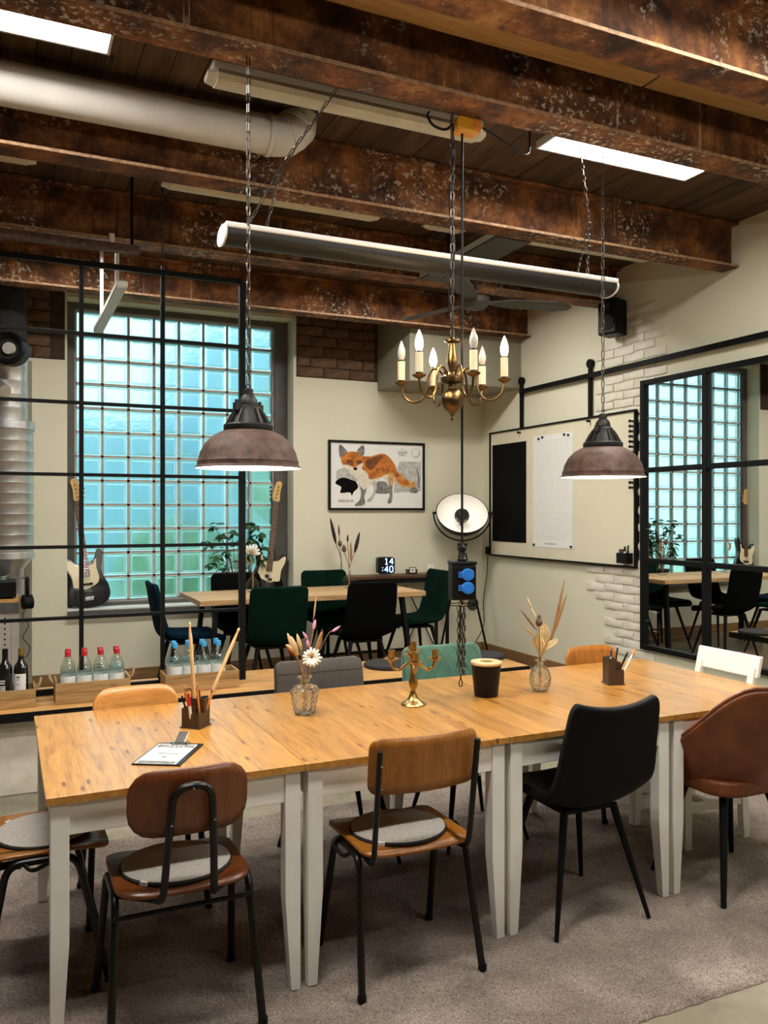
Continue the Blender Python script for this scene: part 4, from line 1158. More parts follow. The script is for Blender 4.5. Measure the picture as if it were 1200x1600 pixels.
prof = [(.002, .002), (.030, .002), (.034, .006)] + [(.036 + .012*i/7, .014 + .070*i/7) for i in range(8)] + [(.048, .092), (.040, .104), (.020, .114), (.0165, .120), (.0165, .134), (.026, .139), (.026, .142)]
faceted(prof, 16, .55, .05).build('glass_body', M['vase_glass'], t, solid=.0045, off=-1)
def flower(name, label, base, pts, heads, sr=.0014, stem='stem_tan', group=None, cat='dried flower'):
    base = Vector(base); t = thing(name, label, cat, base, 0, group)
    P = [Vector(p) - base for p in pts]
    MB().tube(smooth_path([Vector((0, 0, 0))] + P, 4), sr, 5).build('stem', M[stem], t)
    for nm, a, b, r, mt in heads:
        a, b = Vector(a) - base, Vector(b) - base; d = b - a
        ts = [0, .12, .3, .55, .8, .93, 1]; rs = [.25, .7, 1, .95, .65, .35, .08]
        MB().tube([a + d*q for q in ts], [r*k for k in rs], 9).build(nm, M[mt], t)
    return t
def petal_fan(name, label, c, normal, R_, n, mat, stem_to, group=None, half=False, cup=.3, cat='dried flower', up=None):
    c = Vector(c); base = Vector(stem_to); t = thing(name, label, cat, base, 0, group); rel = c - base
    nrm = Vector(normal).normalized(); ax, ay = frame_of(nrm)
    if up is not None:
        ay = (Vector(up) - nrm*Vector(up).dot(nrm)).normalized(); ax = ay.cross(nrm)
    rnd = random.Random(label); b = MB()
    a0, a1 = (0, 2*PI) if not half else (math.radians(15), math.radians(165))
    for k in range(n):
        a = a0 + (a1-a0)*(k + .5)/n; d = ax*math.cos(a) + ay*math.sin(a); w = (a1-a0)*R_/n*.62; s = nrm.cross(d)
        r1 = R_*rnd.uniform(.85, 1.05)
        b.add([rel + d*R_*.08, rel + d*r1*.6 + s*w*.6 + nrm*cup*R_*.25, rel + d*r1 + s*w*.45 + nrm*cup*R_*.5, rel + d*r1*1.06 + nrm*cup*R_*.42, rel + d*r1 - s*w*.45 + nrm*cup*R_*.45, rel + d*r1*.6 - s*w*.6 + nrm*cup*R_*.2], [(0, 1, 2, 3, 4, 5)], True)
    b.build('petals', M[mat], t, normals=False, solid=.0006)
    MB().tube([Vector((0, 0, 0)), rel*.5 + Vector((.004, 0, 0)), rel], .0015, 5).build('stem', M['stem_tan'], t)
    return t
FG = 'dried flowers in the square vase'
nb_ = (x, y, TZ + .012); mo = Vector((x, y, TZ + .145)); q = lambda px, py, dy=0: at(px, py, Y=y + dy)
flower('bunny_tail_grass', 'upper of the tan bunny-tail tufts at the left of the square vase', nb_, [mo + Vector((-.006, 0, 0)), q(459, 1015)], [('seed_head', q(464, 1025), q(449, 989), .011, 'bunny_tail')], group=FG)
flower('bunny_tail_grass', 'lowest tan bunny-tail tuft leaning left over the plum bloom', nb_, [mo + Vector((-.006, .004, 0)), q(462, 1022, -.01)], [('seed_head', q(466, 1022, -.01), q(446, 1007, -.02), .010, 'bunny_tail')], group=FG)
flower('bunny_tail_grass', 'large tan bunny-tail tuft in the middle of the left bunch', nb_, [mo + Vector((-.004, -.004, 0)), q(463, 1022, -.02)], [('seed_head', q(464, 1024, -.02), q(455, 994, -.02), .012, 'bunny_tail')], group=FG)
flower('bunny_tail_grass', 'tan bunny-tail tuft just left of the pink blooms', nb_, [mo + Vector((-.003, .006, 0)), q(471, 1015, .01)], [('seed_head', q(471, 1016, .01), q(464, 990, .01), .009, 'bunny_tail')], group=FG)
flower('foxtail_grass', 'brown foxtail grass head right of the white paper flower', nb_, [mo + Vector((.006, .004, 0)), q(494, 1020, .01)], [('seed_head', q(494, 1021, .01), q(503, 986, .01), .010, 'grass_brown')], stem='stem_brown', group=FG)
flower('dried_reed', 'tall thin brown reed rising highest from the square vase', nb_, [mo + Vector((.002, .005, 0)), q(486, 1000, .01), q(491, 960, .01)], [('reed_tip', q(490, 968, .01), q(495, 925, .01), .0035, 'stem_tan')], .0022, 'stem_brown', FG)
flower('pink_dried_flower', 'pink feathery bloom left of the tall reed', nb_, [mo, q(482, 1008)], [('bloom', q(482, 1012), q(480, 998), .007, 'flower_pink'), ('bloom', q(481, 1000), q(473, 987), .006, 'flower_pink')], group=FG)
flower('pink_dried_flower', 'pale pink bloom near the top of the tall reed', nb_, [mo + Vector((.003, 0, 0)), q(490, 985, -.01)], [('bloom', q(490, 984, -.01), q(493, 968, -.01), .007, 'flower_pink')], group=FG)
flower('pink_dried_flower', 'small pink bud on a thin stalk reaching out to the right', nb_, [mo + Vector((.006, 0, 0)), q(505, 1005), q(514, 989), q(519, 986)], [('bloom', q(519, 987), q(532, 978), .0055, 'flower_pink')], .0009, group=FG)
flower('plum_dried_flower', 'dark plum bloom under the tan tufts', nb_, [mo + Vector((-.008, 0, 0)), q(460, 1024, .01)], [('bloom', q(460, 1026, .01), q(449, 1012, .01), .008, 'flower_plum')], stem='stem_brown', group=FG)
petal_fan('paper_flower', 'white pleated paper flower at the mouth of the square vase', q(487, 1028, -.02), (-SY, -CY, .25), .040, 15, 'flower_white', nb_, FG)

# candelabra
x, y = on_table(649, 1103); y += .02
t = thing('candelabra', 'small five-arm brass candelabra on the second table', 'candelabra', (x, y, TZ), -YAW); t.scale = (1.06, 1.06, 1.14)
MB().lathe([(.002, 0), (.047, 0), (.049, .003), (.044, .010), (.030, .017), (.020, .028), (.013, .042), (.009, .056), (.011, .062), (.017, .072), (.019, .086), (.017, .094), (.013, .104), (.012, .124), (.010, .150), (.012, .158), (.014, .166), (.010, .174), (.008, .190), (.002, .191)], 24).build('stem', M['brass'], t)
def cup(parent, c):
    MB().lathe([(.006, -.012), (.014, -.002), (.030, .002), (.031, .005), (.013, .006)], 18, c=c).build('drip_pan', M['brass'], parent)
    MB().lathe([(.011, .005), (.0125, .008), (.0125, .030), (.0145, .032), (.0145, .035), (.009, .035), (.008, .020)], 14, c=c).build('candle_cup', M['brass'], parent)
cup(t, (0, 0, .200))
for k, a in enumerate((10, 100, 190, 280)):
    a = math.radians(a - 6); d = Vector((math.cos(a), math.sin(a), 0))
    P = [(.008, .168), (.028, .150), (.055, .132), (.078, .140), (.088, .165)]
    ar = MB().tube(smooth_path([d*r_ + Vector((0, 0, z_)) for r_, z_ in P], 5), .0065, 8).build('arm', M['brass'], t)
    cup(ar, tuple(d*.088 + Vector((0, 0, .170))))
# black bin with bamboo lid
x, y = on_table(768, 1090); y += .045
t = thing('lidded_bin', 'black tapered bin with bamboo ring lid on the third table', 'bin', (x, y, TZ))
MB().lathe([(.002, 0), (.050, 0), (.053, .004), (.066, .138), (.067, .142), (.060, .142), (.055, .03), (.002, .029)], 40).build('body', M['black_plastic'], t)
MB().lathe([(.030, .140), (.068, .140), (.0705, .143), (.0705, .151), (.068, .154), (.030, .154), (.0285, .150), (.0285, .143), (.030, .140)], 40).build('lid', M['bamboo'], t)
# round vase with dried grasses
x, y = on_table(850, 1081); y += .03
t = thing('glass_vase', 'round diamond-cut glass vase holding dried grasses on the third table', 'vase', (x, y, TZ))
prof = [(.002, .002), (.026, .002), (.030, .006), (.042, .026), (.047, .05), (.046, .066), (.039, .088), (.026, .106), (.014, .116), (.012, .128), (.013, .136), (.025, .142)]
pp = []
for (a, za), (b2, zb) in zip(prof, prof[1:]): pp += [(a, za), ((a+b2)/2, (za+zb)/2)]
faceted(pp + [prof[-1]], 20, 0, .06).build('glass_body', M['vase_glass'], t, solid=.0035, off=-1)
FG = 'dried grasses in the round vase'
nb_ = (x, y, TZ + .012); mo = Vector((x, y, TZ + .15)); q = lambda px, py, dy=0: at(px, py, Y=y + dy)
flower('pampas_grass', 'tallest brown grass plume at the right of the round vase', nb_, [mo, q(868, 985)], [('plume', q(862, 1000), q(883, 903), .007, 'grass_brown')], stem='stem_tan', group=FG)
flower('pampas_grass', 'second brown grass plume just right of the tallest', nb_, [mo + Vector((.004, 0, 0)), q(862, 992, -.02)], [('plume', q(860, 1000, -.02), q(886, 928, -.02), .009, 'grass_brown')], stem='stem_brown', group=FG)
flower('poppy_pod', 'dark round poppy pod on a straight stem in the round vase', nb_, [mo + Vector((-.003, -.004, 0)), q(842, 980, -.03)], [('pod', q(842, 979, -.03), q(842.5, 964, -.03), .0165, 'poppy_brown'), ('crown', q(842.5, 966, -.03), q(843, 960, -.03), .009, 'poppy_brown')], .002, 'stem_brown', FG)
flower('bunny_tail_grass', 'pale tuft on the upper left of the round vase', nb_, [mo + Vector((-.004, .004, 0)), q(838, 972)], [('seed_head', q(837, 966), q(830, 950), .0055, 'palm_cream'), ('seed_head', q(830, 950), q(822, 932), .006, 'palm_cream')], group=FG)
flower('bunny_tail_grass', 'speckled thin grass head at the far left of the round vase', nb_, [mo + Vector((-.005, 0, 0)), q(839, 985)], [('seed_head', q(838, 984), q(813, 952), .0055, 'grass_brown')], group=FG)
flower('bunny_tail_grass', 'small fat tuft low at the left of the round vase', nb_, [mo + Vector((-.006, .002, 0)), q(834, 995)], [('seed_head', q(833, 992), q(819, 980), .006, 'bunny_tail')], group=FG)
petal_fan('palm_spear', 'tall cream palm spear standing in the middle of the round vase', q(852, 1015, .01), (-SY, -CY, 0), .118, 5, 'palm_cream', nb_, FG, True, .06, 'dried leaf', up=(.03, 0, 1)) if False else None
def palm(label, px, py, tipx, tipy, width, dy):
    base = Vector(nb_); a, b_ = q(px, py, dy), q(tipx, tipy, dy); t = thing('palm_leaf', label, 'dried leaf', base, 0, FG)
    d = b_ - a; s = Vector((CY, -SY, 0)); n = Vector((-SY, -CY, 0)); bld = MB(); N = 9; vs = []; fs = []
    rows = [(0, .04), (.18, .42), (.4, .85), (.62, 1.0), (.8, .72), (.92, .4), (1, .06)]
    for f, w in rows:
        for i in range(N):
            u = -1 + 2*i/(N-1); vs.append(a - base + d*f*(1 - .12*abs(u)) + s*(u*w*width) + n*(.004*(i % 2)))
    for j in range(len(rows) - 1):
        for i in range(N - 1): fs.append((j*N+i, j*N+i+1, (j+1)*N+i+1, (j+1)*N+i))
    bld.add(vs, fs).build('blade', M['palm_cream'], t, solid=.0008)
    MB().tube([Vector((0, 0, 0)), (mo - base), a - base + d*.05], .0016, 5).build('stem', M['stem_tan'], t)
palm('tall cream palm leaf in the middle of the round vase', 850, 1022, 850, 966, .028, .02)
palm('cream palm leaf fanning to the left in the round vase', 847, 1022, 836, 988, .030, .012)
palm('cream palm leaf fanning to the right in the round vase', 853, 1016, 872, 995, .022, .012)
# right pen holder
x, y = on_table(966, 1070); y += .035
pen_box(x, y, -YAW + .1, [.125, .125, .07, .10], 'dark wooden pen holder on the rightmost table, a white pen leaning out')
G = 'writing tools in the right pen holder'
P2 = lambda px, py: at(px, py, Y=y)
stick('pen', 'blue-capped pen in the right pen holder', 'pen', (x - .022, y, TZ + .006), P2(955, 1016), [(0, .0045), (1, .0045)], [(0, .8, 'barrel', 'pale_label'), (.8, 1, 'cap', 'blue_plastic_dark')], G)
stick('pencil', 'yellow pencil standing in the right pen holder', 'pencil', (x - .016, y + .01, TZ + .006), P2(960, 1010), pen, [(0, .93, 'shaft', 'yellow_plastic'), (.93, 1, 'eraser', 'pink_eraser')], G)
stick('pen', 'black pen upright beside the yellow pencil in the right pen holder', 'pen', (x - .012, y - .01, TZ + .006), P2(965, 1012), pen, [(0, 1, 'barrel', 'black_plastic')], G)
stick('marker', 'black marker leaning right in the right pen holder', 'marker', (x + .015, y + .012, TZ + .006), P2(981, 1019), [(0, .005), (.9, .005), (1, .003)], [(0, 1, 'barrel', 'black_plastic')], G)
stick('pen', 'white pen with orange tip leaning far out of the right pen holder', 'pen', (x + .012, y - .02, TZ + .006), P2(993, 1013), [(0, .005), (.93, .005), (1, .002)], [(0, .8, 'barrel', 'paper'), (.8, 1, 'tip', 'orange_paint')], G)
# ------------------------------------------------------------------ the seating group behind the bench
FZ = .0605
t = thing('dining_table', 'rustic oak table with black legs in front of the glass block window', 'table', (2.355, 6.82, FZ))
tx, ty, tz = .985, .40, .88 - FZ
for k in range(4):
    d = 2*ty/4
    MB().box((-tx, -ty + d*k + .001, tz - .042), (tx, -ty + d*(k+1) - .001, tz)).build('plank', M['back_table_wood'], t, bevel=.003)
for sx in (-1, 1):
    for sy in (-1, 1): MB().bar((sx*(tx - .16), sy*.24, tz - .055), (sx*(tx - .10), sy*.35, 0), .05, .035, (1, 0, 0)).build('leg', M['black_steel'], t)
    MB().box((sx*(tx - .16) - .03, -.28, tz - .056), (sx*(tx - .16) + .03, .28, tz - .0425)).build('leg_plate', M['black_steel'], t)
GB = 'velvet chairs around the oak table'
kw = dict(z0=FZ, style='square', scale=1.10, group=GB)
shell_chair('upholstered_chair', 'dark green velvet chair seen from behind beside the steel grid post', (1.885, 6.29), 0, 'green_velvet', .86, .43, .41, **kw)
shell_chair('upholstered_chair', 'black chair seen from behind in front of the clock', (2.655, 6.29), 0, 'black_velvet', .87, .40, .38, **kw)
shell_chair('upholstered_chair', 'teal velvet chair seen from the side at the left end of the oak table', (1.34, 6.78), -PI/2, 'teal_velvet', .86, .43, .41, **kw)
shell_chair('upholstered_chair', 'green ribbed velvet chair at the right end of the oak table', (3.43, 6.85), PI/2, 'green_velvet', .88, .43, .41, quilt='ribs', **kw)
shell_chair('upholstered_chair', 'black chair behind the oak table in front of the potted plant', (1.90, 7.10), PI, 'black_velvet', .87, .43, .41, **kw)
shell_chair('upholstered_chair', 'green ribbed velvet chair behind the oak table beside the tall dried cattails', (2.755, 7.12), PI, 'green_velvet', .87, .43, .41, quilt='ribs', **kw)
# console at the wall
t = thing('console_table', 'narrow dark console table with black legs against the back wall', 'console', (3.48, 7.595, FZ))
cz = .935 - FZ
MB().box((-.68, -.14, cz - .03), (.68, .14, cz)).build('top', M['console_wood'], t, bevel=.003)
for sx in (-1, 1):
    for sy in (-1, 1): MB().box((sx*.655 - .014, sy*.12 - .014, 0), (sx*.655 + .014, sy*.12 + .014, cz - .0305)).build('leg', M['black_steel'], t)
    MB().box((sx*.655 - .012, -.106, .10), (sx*.655 + .012, .106, .125)).build('side_bar', M['black_steel'], t)
MB().box((-.64, -.012, .10), (.64, .012, .125)).build('stretcher', M['black_steel'], t)
MB().box((-.64, -.13, cz - .075), (.64, -.11, cz - .031)).build('rail', M['black_steel'], t)
for a_, b_ in (((.62, .12, .12), (.30, .12, .75)), ((.30, .12, .12), (.62, .12, .75))): MB().cyl(a_, b_, .006, n=6).build('brace', M['black_steel'], t)
CZ = .9355
# clock 14:40
p = at(602, 880, Y=7.55)
t = thing('digital_clock', 'black digital clock on the console showing 14:40 in blue digits', 'clock', (p.x, p.y, CZ), -.15)
MB().prism(round_rect(.175, .165, .025), -.045, .045, Matrix.Translation((0, 0, .10)) @ Matrix.Rotation(PI/2, 4, 'X')).build('case', M['black_plastic'], t, bevel=.004)
for sx in (-1, 1): MB().cyl((sx*.055, 0, .018), (sx*.065, 0, 0), .006, n=8).build('foot', M['chrome'], t)
STROKES = {'1': [((.15, .8), (.5, 1)), ((.5, 1), (.5, 0)), ((.15, 0), (.85, 0))], '4': [((.75, 0), (.75, 1)), ((.75, 1), (.05, .33)), ((.05, .33), (1, .33))],
           '0': [((.1, .15), (.1, .85)), ((.1, .85), (.3, 1)), ((.3, 1), (.7, 1)), ((.7, 1), (.9, .85)), ((.9, .85), (.9, .15)), ((.9, .15), (.7, 0)), ((.7, 0), (.3, 0)), ((.3, 0), (.1, .15))]}
def digit(ch, x0, z0, w, h, parent, y=-.0462, th=.008):
    b = MB()
    for a_, c_ in STROKES[ch]: b.bar((x0 + a_[0]*w, y, z0 + a_[1]*h), (x0 + c_[0]*w, y, z0 + c_[1]*h), th, .0015, (0, 1, 0))
    b.build('digit', M['clock_digit'], parent)
digit('1', -.018, .113, .036, .058, t); digit('4', .030, .113, .040, .058, t); digit('4', -.022, .035, .040, .058, t); digit('0', .030, .035, .040, .058, t)
MB().box((-.044, -.0470, .048), (-.036, -.0452, .056)).box((-.044, -.0470, .074), (-.036, -.0452, .082)).build('colon', M['clock_digit'], t)
p = at(643, 890, Y=7.58)
t = thing('photo_frame', 'tiny dark frame standing on the console right of the clock', 'frame', (p.x, p.y, CZ), -.1)
MB().box((-.055, -.03, 0), (.055, .03, .05)).build('stand', M['dark_box_wood'], t, bevel=.002)
MB().box((-.036, -.034, .012), (.036, -.0302, .072)).build('frame_border', M['black_plastic'], t); MB().box((-.029, -.0355, .019), (.029, -.0342, .065)).build('picture', M['paper'], t); MB().box((-.015, -.0362, .035), (.015, -.0356, .05)).build('print', M['ink_grey'], t)
p = at(673, 887, Y=7.64)
t = thing('desk_sign', 'small white square sign on the console beside the green chair', 'sign', (p.x, p.y, CZ), -.1)
MB().box((-.04, -.006, 0), (.04, .006, .085)).build('panel', M['paper'], t, bevel=.002)
MB().tube([(.014*math.cos(a), -.0065, .042 + .014*math.sin(a)) for a in [2*PI*k/14 for k in range(14)]], .002, 5, True).build('ring_mark', M['ink_pale'], t)
# vases at the back
def back_vase(px, Y_, z, label, r=.05, h=.14):
    p = at(px, 900, Y=Y_); t = thing('glass_vase', label, 'vase', (p.x, p.y, z))
    MB().lathe([(.002, .003), (r*.8, .003), (r, h*.25), (r*.96, h*.45), (r*.4, h*.72), (r*.26, h*.8), (r*.28, h*.92), (r*.42, h)], 20).build('glass_body', M['thin_glass'], t)
    return Vector((p.x, p.y, z)), h
b0, h = back_vase(395, 6.95, .8805, 'round clear vase with a white flower on the left of the oak table', .062, .17)
FGb = 'dried stems on the back table'
petal_fan('paper_flower', 'cream folded paper flower in the vase on the oak table', at(392, 868, Y=6.93), (-SY - .5, -CY, .2), .10, 7, 'flower_white', b0 + Vector((0, 0, .01)), FGb, True, .2, up=(.35, 0, 1))
flower('bunny_tail_grass', 'brown tuft left of the cream flower on the oak table', b0 + Vector((0, 0, .01)), [b0 + Vector((0, 0, h)), at(384, 872, Y=6.95)], [('seed_head', at(385, 880, Y=6.95), at(381, 862, Y=6.95), .012, 'grass_brown')], .003, group=FGb)
b1, h = back_vase(546, 6.98, .8805, 'clear vase with brown stems on the oak table behind the black chair', .062, .17)
b2, h2 = back_vase(533, 7.58, CZ, 'slim clear vase with a purple-stemmed cattail on the console', .035, .17)
def cattail(label, base, top, px0, py0, px1, py1, Y_, stem='stem_tan'):
    flower('cattail', label, base + Vector((0, 0, .01)), [top, at(px0, py0, Y=Y_)], [('cattail_head', at(px0, py0, Y=Y_), at(px1, py1, Y=Y_), .017, 'cattail')], .004, stem, FGb, 'dried stem')
cattail('long black cattail leaning left above the console', b2, b2 + Vector((0, 0, h2)), 525, 850, 516, 809, 7.58, 'flower_plum')
cattail('black cattail leaning right over the oak table', b1, b1 + Vector((0, 0, h)), 554, 864, 562, 831, 6.98)
def brown(label, base, hh, Y_, px0, py0, px1, py1, r, mt):
    flower('dried_flower', label, base + Vector((0, 0, .01)), [base + Vector((0, 0, hh)), at(px0, py0, Y=Y_)], [('seed_head', at(px0, py0 + 1, Y=Y_), at(px1, py1, Y=Y_), r, mt)], .003, 'stem_brown', FGb, 'dried stem')
brown('thin tall dried stem between the two cattails', b2, h2, 7.58, 530, 836, 529, 820, .009, 'flower_plum')
brown('brown leafy dried stem in the vase on the oak table', b1, h, 6.98, 549, 878, 548, 846, .012, 'grass_brown')
brown('round brown seed head between the cattails', b1, h, 6.98, 538, 862, 537, 851, .022, 'poppy_brown')
brown('upper round seed head next to the long cattail', b2, h2, 7.58, 531, 853, 531, 844, .022, 'poppy_brown')
brown('small dark bud on a thin stem in the vase on the oak table', b1, h, 6.98, 543, 846, 543.5, 835, .009, 'cattail')

# fox print in a black frame
xa, xb = at(513, 740, Y=7.735).x, at(663, 740, Y=7.735).x
za, zb = at(513, 797, Y=7.735).z, at(513, 687, Y=7.735).z
t = thing('framed_print', 'black-framed fox drawing on the back wall', 'picture', ((xa+xb)/2, 7.748, (za+zb)/2))
Wp, Hp = (xb - xa)/2, (zb - za)/2; f_ = .022
fb_ = MB().box((-Wp, -.028, -Hp), (Wp, 0, -Hp + f_)).box((-Wp, -.028, Hp - f_), (Wp, 0, Hp)).box((-Wp, -.028, -Hp + f_), (-Wp + f_, 0, Hp - f_)).box((Wp - f_, -.028, -Hp + f_), (Wp, 0, Hp - f_))
fb_.build('frame', M['black_plastic'], t)
MB().box((-Wp + f_, -.012, -Hp + f_), (Wp - f_, -.002, Hp - f_)).build('sheet', M['paper'], t)
def U(px, py): return (-Wp + f_ + (px - 118)/(1065 - 118)*(2*Wp - 2*f_), Hp - f_ - (py - 135 - (px-118)/(947)*38*(1-(py-135)/680) )/(815 - 135 - 0*px)*(2*Hp - 2*f_))
lay = [0]
def ink_shape(name, pts, mat, smooth_=3):
    lay[0] += 1; y = -.0122 - .0002*lay[0]
    P = [Vector((*U(*p), 0)) for p in pts]
    if smooth_:
        n = len(P); out = []
        for i in range(n):
            p0, p1, p2, p3 = P[i-1], P[i], P[(i+1) % n], P[(i+2) % n]
            for k in range(smooth_):
                s = k/smooth_; out.append(.5*((2*p1) + (p2-p0)*s + (2*p0-5*p1+4*p2-p3)*s*s + (3*p1-p0-3*p2+p3)*s**3))
        P = out
    MB().add([(p.x, y, p.y) for p in P], [tuple(range(len(P)))]).build(name, M[mat], t, normals=False)
ink_shape('wash', [(820, 335), (1050, 340), (1048, 640), (760, 660), (770, 480)], 'ink_pale', 0)
ink_shape('wash', [(1000, 400), (1030, 480), (1035, 600), (1010, 590), (1015, 500)], 'ink_grey')
ink_shape('ink_blot', [(215, 500), (300, 480), (360, 530), (395, 600), (350, 650), (330, 690), (310, 655), (215, 660), (225, 600), (165, 560)], 'ink_black')
ink_shape('wash', [(185, 430), (300, 400), (420, 480), (380, 540), (250, 500), (180, 520)], 'ink_pale')
ink_shape('ink_blot', [(590, 545), (670, 545), (715, 610), (715, 662), (575, 664), (580, 600)], 'ink_grey')
ink_shape('ink_blot', [(930, 615), (985, 600), (1020, 640), (1000, 660), (930, 655)], 'ink_grey')
ink_shape('tail', [(770, 470), (820, 440), (880, 510), (960, 540), (1000, 575), (960, 605), (880, 605), (800, 560)], 'fox_tan')
ink_shape('tail', [(765, 450), (790, 440), (850, 510), (920, 545), (900, 590), (820, 560), (780, 510)], 'fox_orange')
ink_shape('body', [(430, 290), (520, 285), (640, 255), (720, 300), (785, 400), (775, 480), (740, 520), (660, 480), (600, 520), (520, 560), (460, 500), (430, 400)], 'fox_orange')
ink_shape('belly', [(450, 480), (520, 520), (610, 500), (700, 470), (730, 560), (700, 580), (650, 500), (560, 560), (470, 600), (430, 530)], 'fox_cream')
ink_shape('fur_shade', [(470, 330), (560, 290), (650, 275), (600, 340), (540, 420), (480, 400)], 'fox_brown')
ink_shape('leg', [(700, 470), (760, 470), (745, 600), (745, 700), (730, 765), (690, 760), (715, 690), (710, 580)], 'ink_grey')
ink_shape('leg', [(700, 460), (765, 460), (755, 560), (735, 590), (715, 560)], 'fox_tan')
ink_shape('leg', [(540, 550), (580, 545), (575, 650), (525, 745), (475, 745), (520, 700), (550, 640)], 'ink_pale')
ink_shape('leg', [(400, 540), (480, 520), (480, 620), (455, 700), (460, 780), (370, 795), (365, 775), (410, 730), (420, 640)], 'ink_grey')
ink_shape('chest', [(300, 440), (440, 420), (500, 500), (470, 620), (420, 600), (380, 520)], 'fox_cream')
ink_shape('ear', [(200, 185), (225, 168), (290, 240), (275, 280), (215, 300)], 'ink_grey')
ink_shape('ear', [(375, 240), (430, 168), (455, 190), (455, 250), (430, 285)], 'ink_grey')
ink_shape('face', [(225, 300), (290, 240), (375, 240), (440, 290), (440, 360), (400, 430), (365, 470), (320, 430), (240, 370)], 'fox_orange')
ink_shape('muzzle', [(240, 370), (300, 375), (350, 400), (400, 370), (440, 350), (430, 400), (365, 472), (320, 440), (250, 400)], 'fox_cream')
ink_shape('eye_patch', [(275, 325), (330, 320), (345, 370), (300, 365)], 'fox_brown'); ink_shape('eye_patch', [(375, 330), (420, 325), (425, 355), (385, 365)], 'fox_brown')
ink_shape('nose', [(345, 400), (380, 400), (375, 425), (355, 425)], 'ink_black')
ink_shape('moon', [(990 + 46*math.cos(a), 250 + 48*math.sin(a)) for a in [2*PI*k/16 for k in range(16)]], 'ink_pale', 0)
ink_shape('moon', [(988 + 38*math.cos(a), 247 + 40*math.sin(a)) for a in [2*PI*k/16 for k in range(16)]], 'paper', 0)
for x0_, x1_, y0_, y1_ in ((800, 830, 232, 255), (836, 868, 235, 252), (872, 900, 232, 255), (800, 830, 268, 272), (836, 864, 262, 278), (868, 895, 268, 272), (835, 868, 208, 216), (195, 260, 728, 748), (268, 300, 730, 746), (312, 345, 730, 746)):
    ink_shape('lettering', [(x0_, y0_), (x1_, y0_), (x1_, y1_), (x0_, y1_)], 'ink_pale', 0)

# studio floor lamp
lx_, ly_ = 4.27, 7.40
t = thing('floor_lamp', 'black tripod studio floor lamp with a large white dish, lit', 'floor lamp', (lx_, ly_, FZ), -YAW - .12)
hz = 1.56 - FZ
for a in (-95, 25, 145):
    a = math.radians(a); MB().cyl((.03*math.cos(a), .03*math.sin(a), 1.16 - FZ), (.30*math.cos(a), .27*math.sin(a), 0), .011, n=8).build('leg', M['black_steel'], t)
MB().tube([(.155*math.cos(a), .14*math.sin(a), .62 - FZ) for a in [2*PI*k/24 for k in range(24)]], .005, 6, True).build('spreader_ring', M['black_steel'], t)
MB().cyl((0, 0, 1.10 - FZ), (0, 0, 1.29 - FZ), .016, n=12).cyl((0, 0, 1.14 - FZ), (0, 0, 1.21 - FZ), .03, n=12).build('post', M['black_steel'], t)
MB().cyl((-.05, 0, 1.235 - FZ), (.05, 0, 1.235 - FZ), .014, n=10).build('clamp_knob', M['black_plastic'], t)
yk = [(.295*math.cos(a), 0, hz + .285*math.sin(a)) for a in lin(PI, 2*PI, 25)]
yo = MB().tube(yk, .0075, 8).build('yoke', M['black_steel'], t); yo.rotation_euler = (0, 0, 0)
Rm = Matrix.Translation((0, 0, hz)) @ Matrix.Rotation(math.radians(10), 4, 'Y') @ Matrix.Rotation(math.radians(90 - 42), 4, 'X')
R0 = .268
dp = [(R0*math.sin(a), -.19*math.cos(a) + .0) for a in lin(.02, PI/2, 14)]
MB().lathe(dp, 40, M=Rm).build('dish', M['lamp_iron'], t)
MB().lathe([(r_*.985, z_ + .004) for r_, z_ in dp], 40, M=Rm).build('reflector', M['lamp_white'], t)
MB().tube([Rm @ Vector((R0*math.cos(a), R0*math.sin(a), 0)) for a in [2*PI*k/40 for k in range(40)]], .005, 6, True).build('rim', M['black_steel'], t)
MB().ell(Rm @ Vector((0, 0, -.045)), .078, 20, 12).build('bulb_shield', M['lamp_iron'], t)
MB().cyl(Rm @ Vector((0, 0, -.185)), Rm @ Vector((0, 0, -.06)), .012, n=8).build('bulb_stem', M['black_steel'], t)
for k in range(4):
    a = PI/4 + k*PI/2
    light('dish_light', 'POINT', Rm @ Vector((.105*math.cos(a), .105*math.sin(a), -.07)), DISH_W/4, (1, .86, .62), .02, t)
for s in (-1, 1): MB().cyl((s*.262, 0, hz), (s*.305, 0, hz), .014, n=10).build('pivot_knob', M['black_plastic'], t)

# whiteboard, rail, paper
bx = XR - .001
t = thing('whiteboard', 'large cream magnetic board with black frame on the right wall', 'whiteboard', (XR - .004, 6.41, 1.11))
y0, y1, zh = -1.12, 1.12, 1.30
MB().box((-.03, y0 + .012, .012), (-.004, y1 - .012, zh - .012)).build('panel', M['board_cream'], t)
MB().box((-.045, y0, 0), (0, y1, .016)).box((-.045, y0, zh - .016), (0, y1, zh)).box((-.045, y0, .016), (0, y0 + .016, zh - .016)).box((-.045, y1 - .016, .016), (0, y1, zh - .016)).build('frame', M['black_steel'], t)
for yy in (-.52, .55): MB().box((-.03, yy - .018, zh), (-.008, yy + .018, zh + .50)).cyl((-.034, yy, zh + .47), (-.004, yy, zh + .47), .04, n=16).build('hanger', M['black_steel'], t)
MB().box((-.055, y1 - .01, .01), (0, y1 + .06, .09)).build('corner_bracket', M['black_steel'], t)
pz = lambda px, py: at(px, py, X=XR - .036)
a_, b_ = pz(822, 691), pz(768, 848)
tp = MB().box((0, a_.y, at(800, 847, X=XR-.036).z), (.004, b_.y - .02, at(800, 692, X=XR-.036).z)).build('black_panel', M['ink_black']); tp.location = (XR - .0385, 0, 0)
tag(tp, 'tall black magnetic sheet at the left of the cream board', 'panel')
y_r, y_l = pz(895, 700).y, pz(833, 700).y
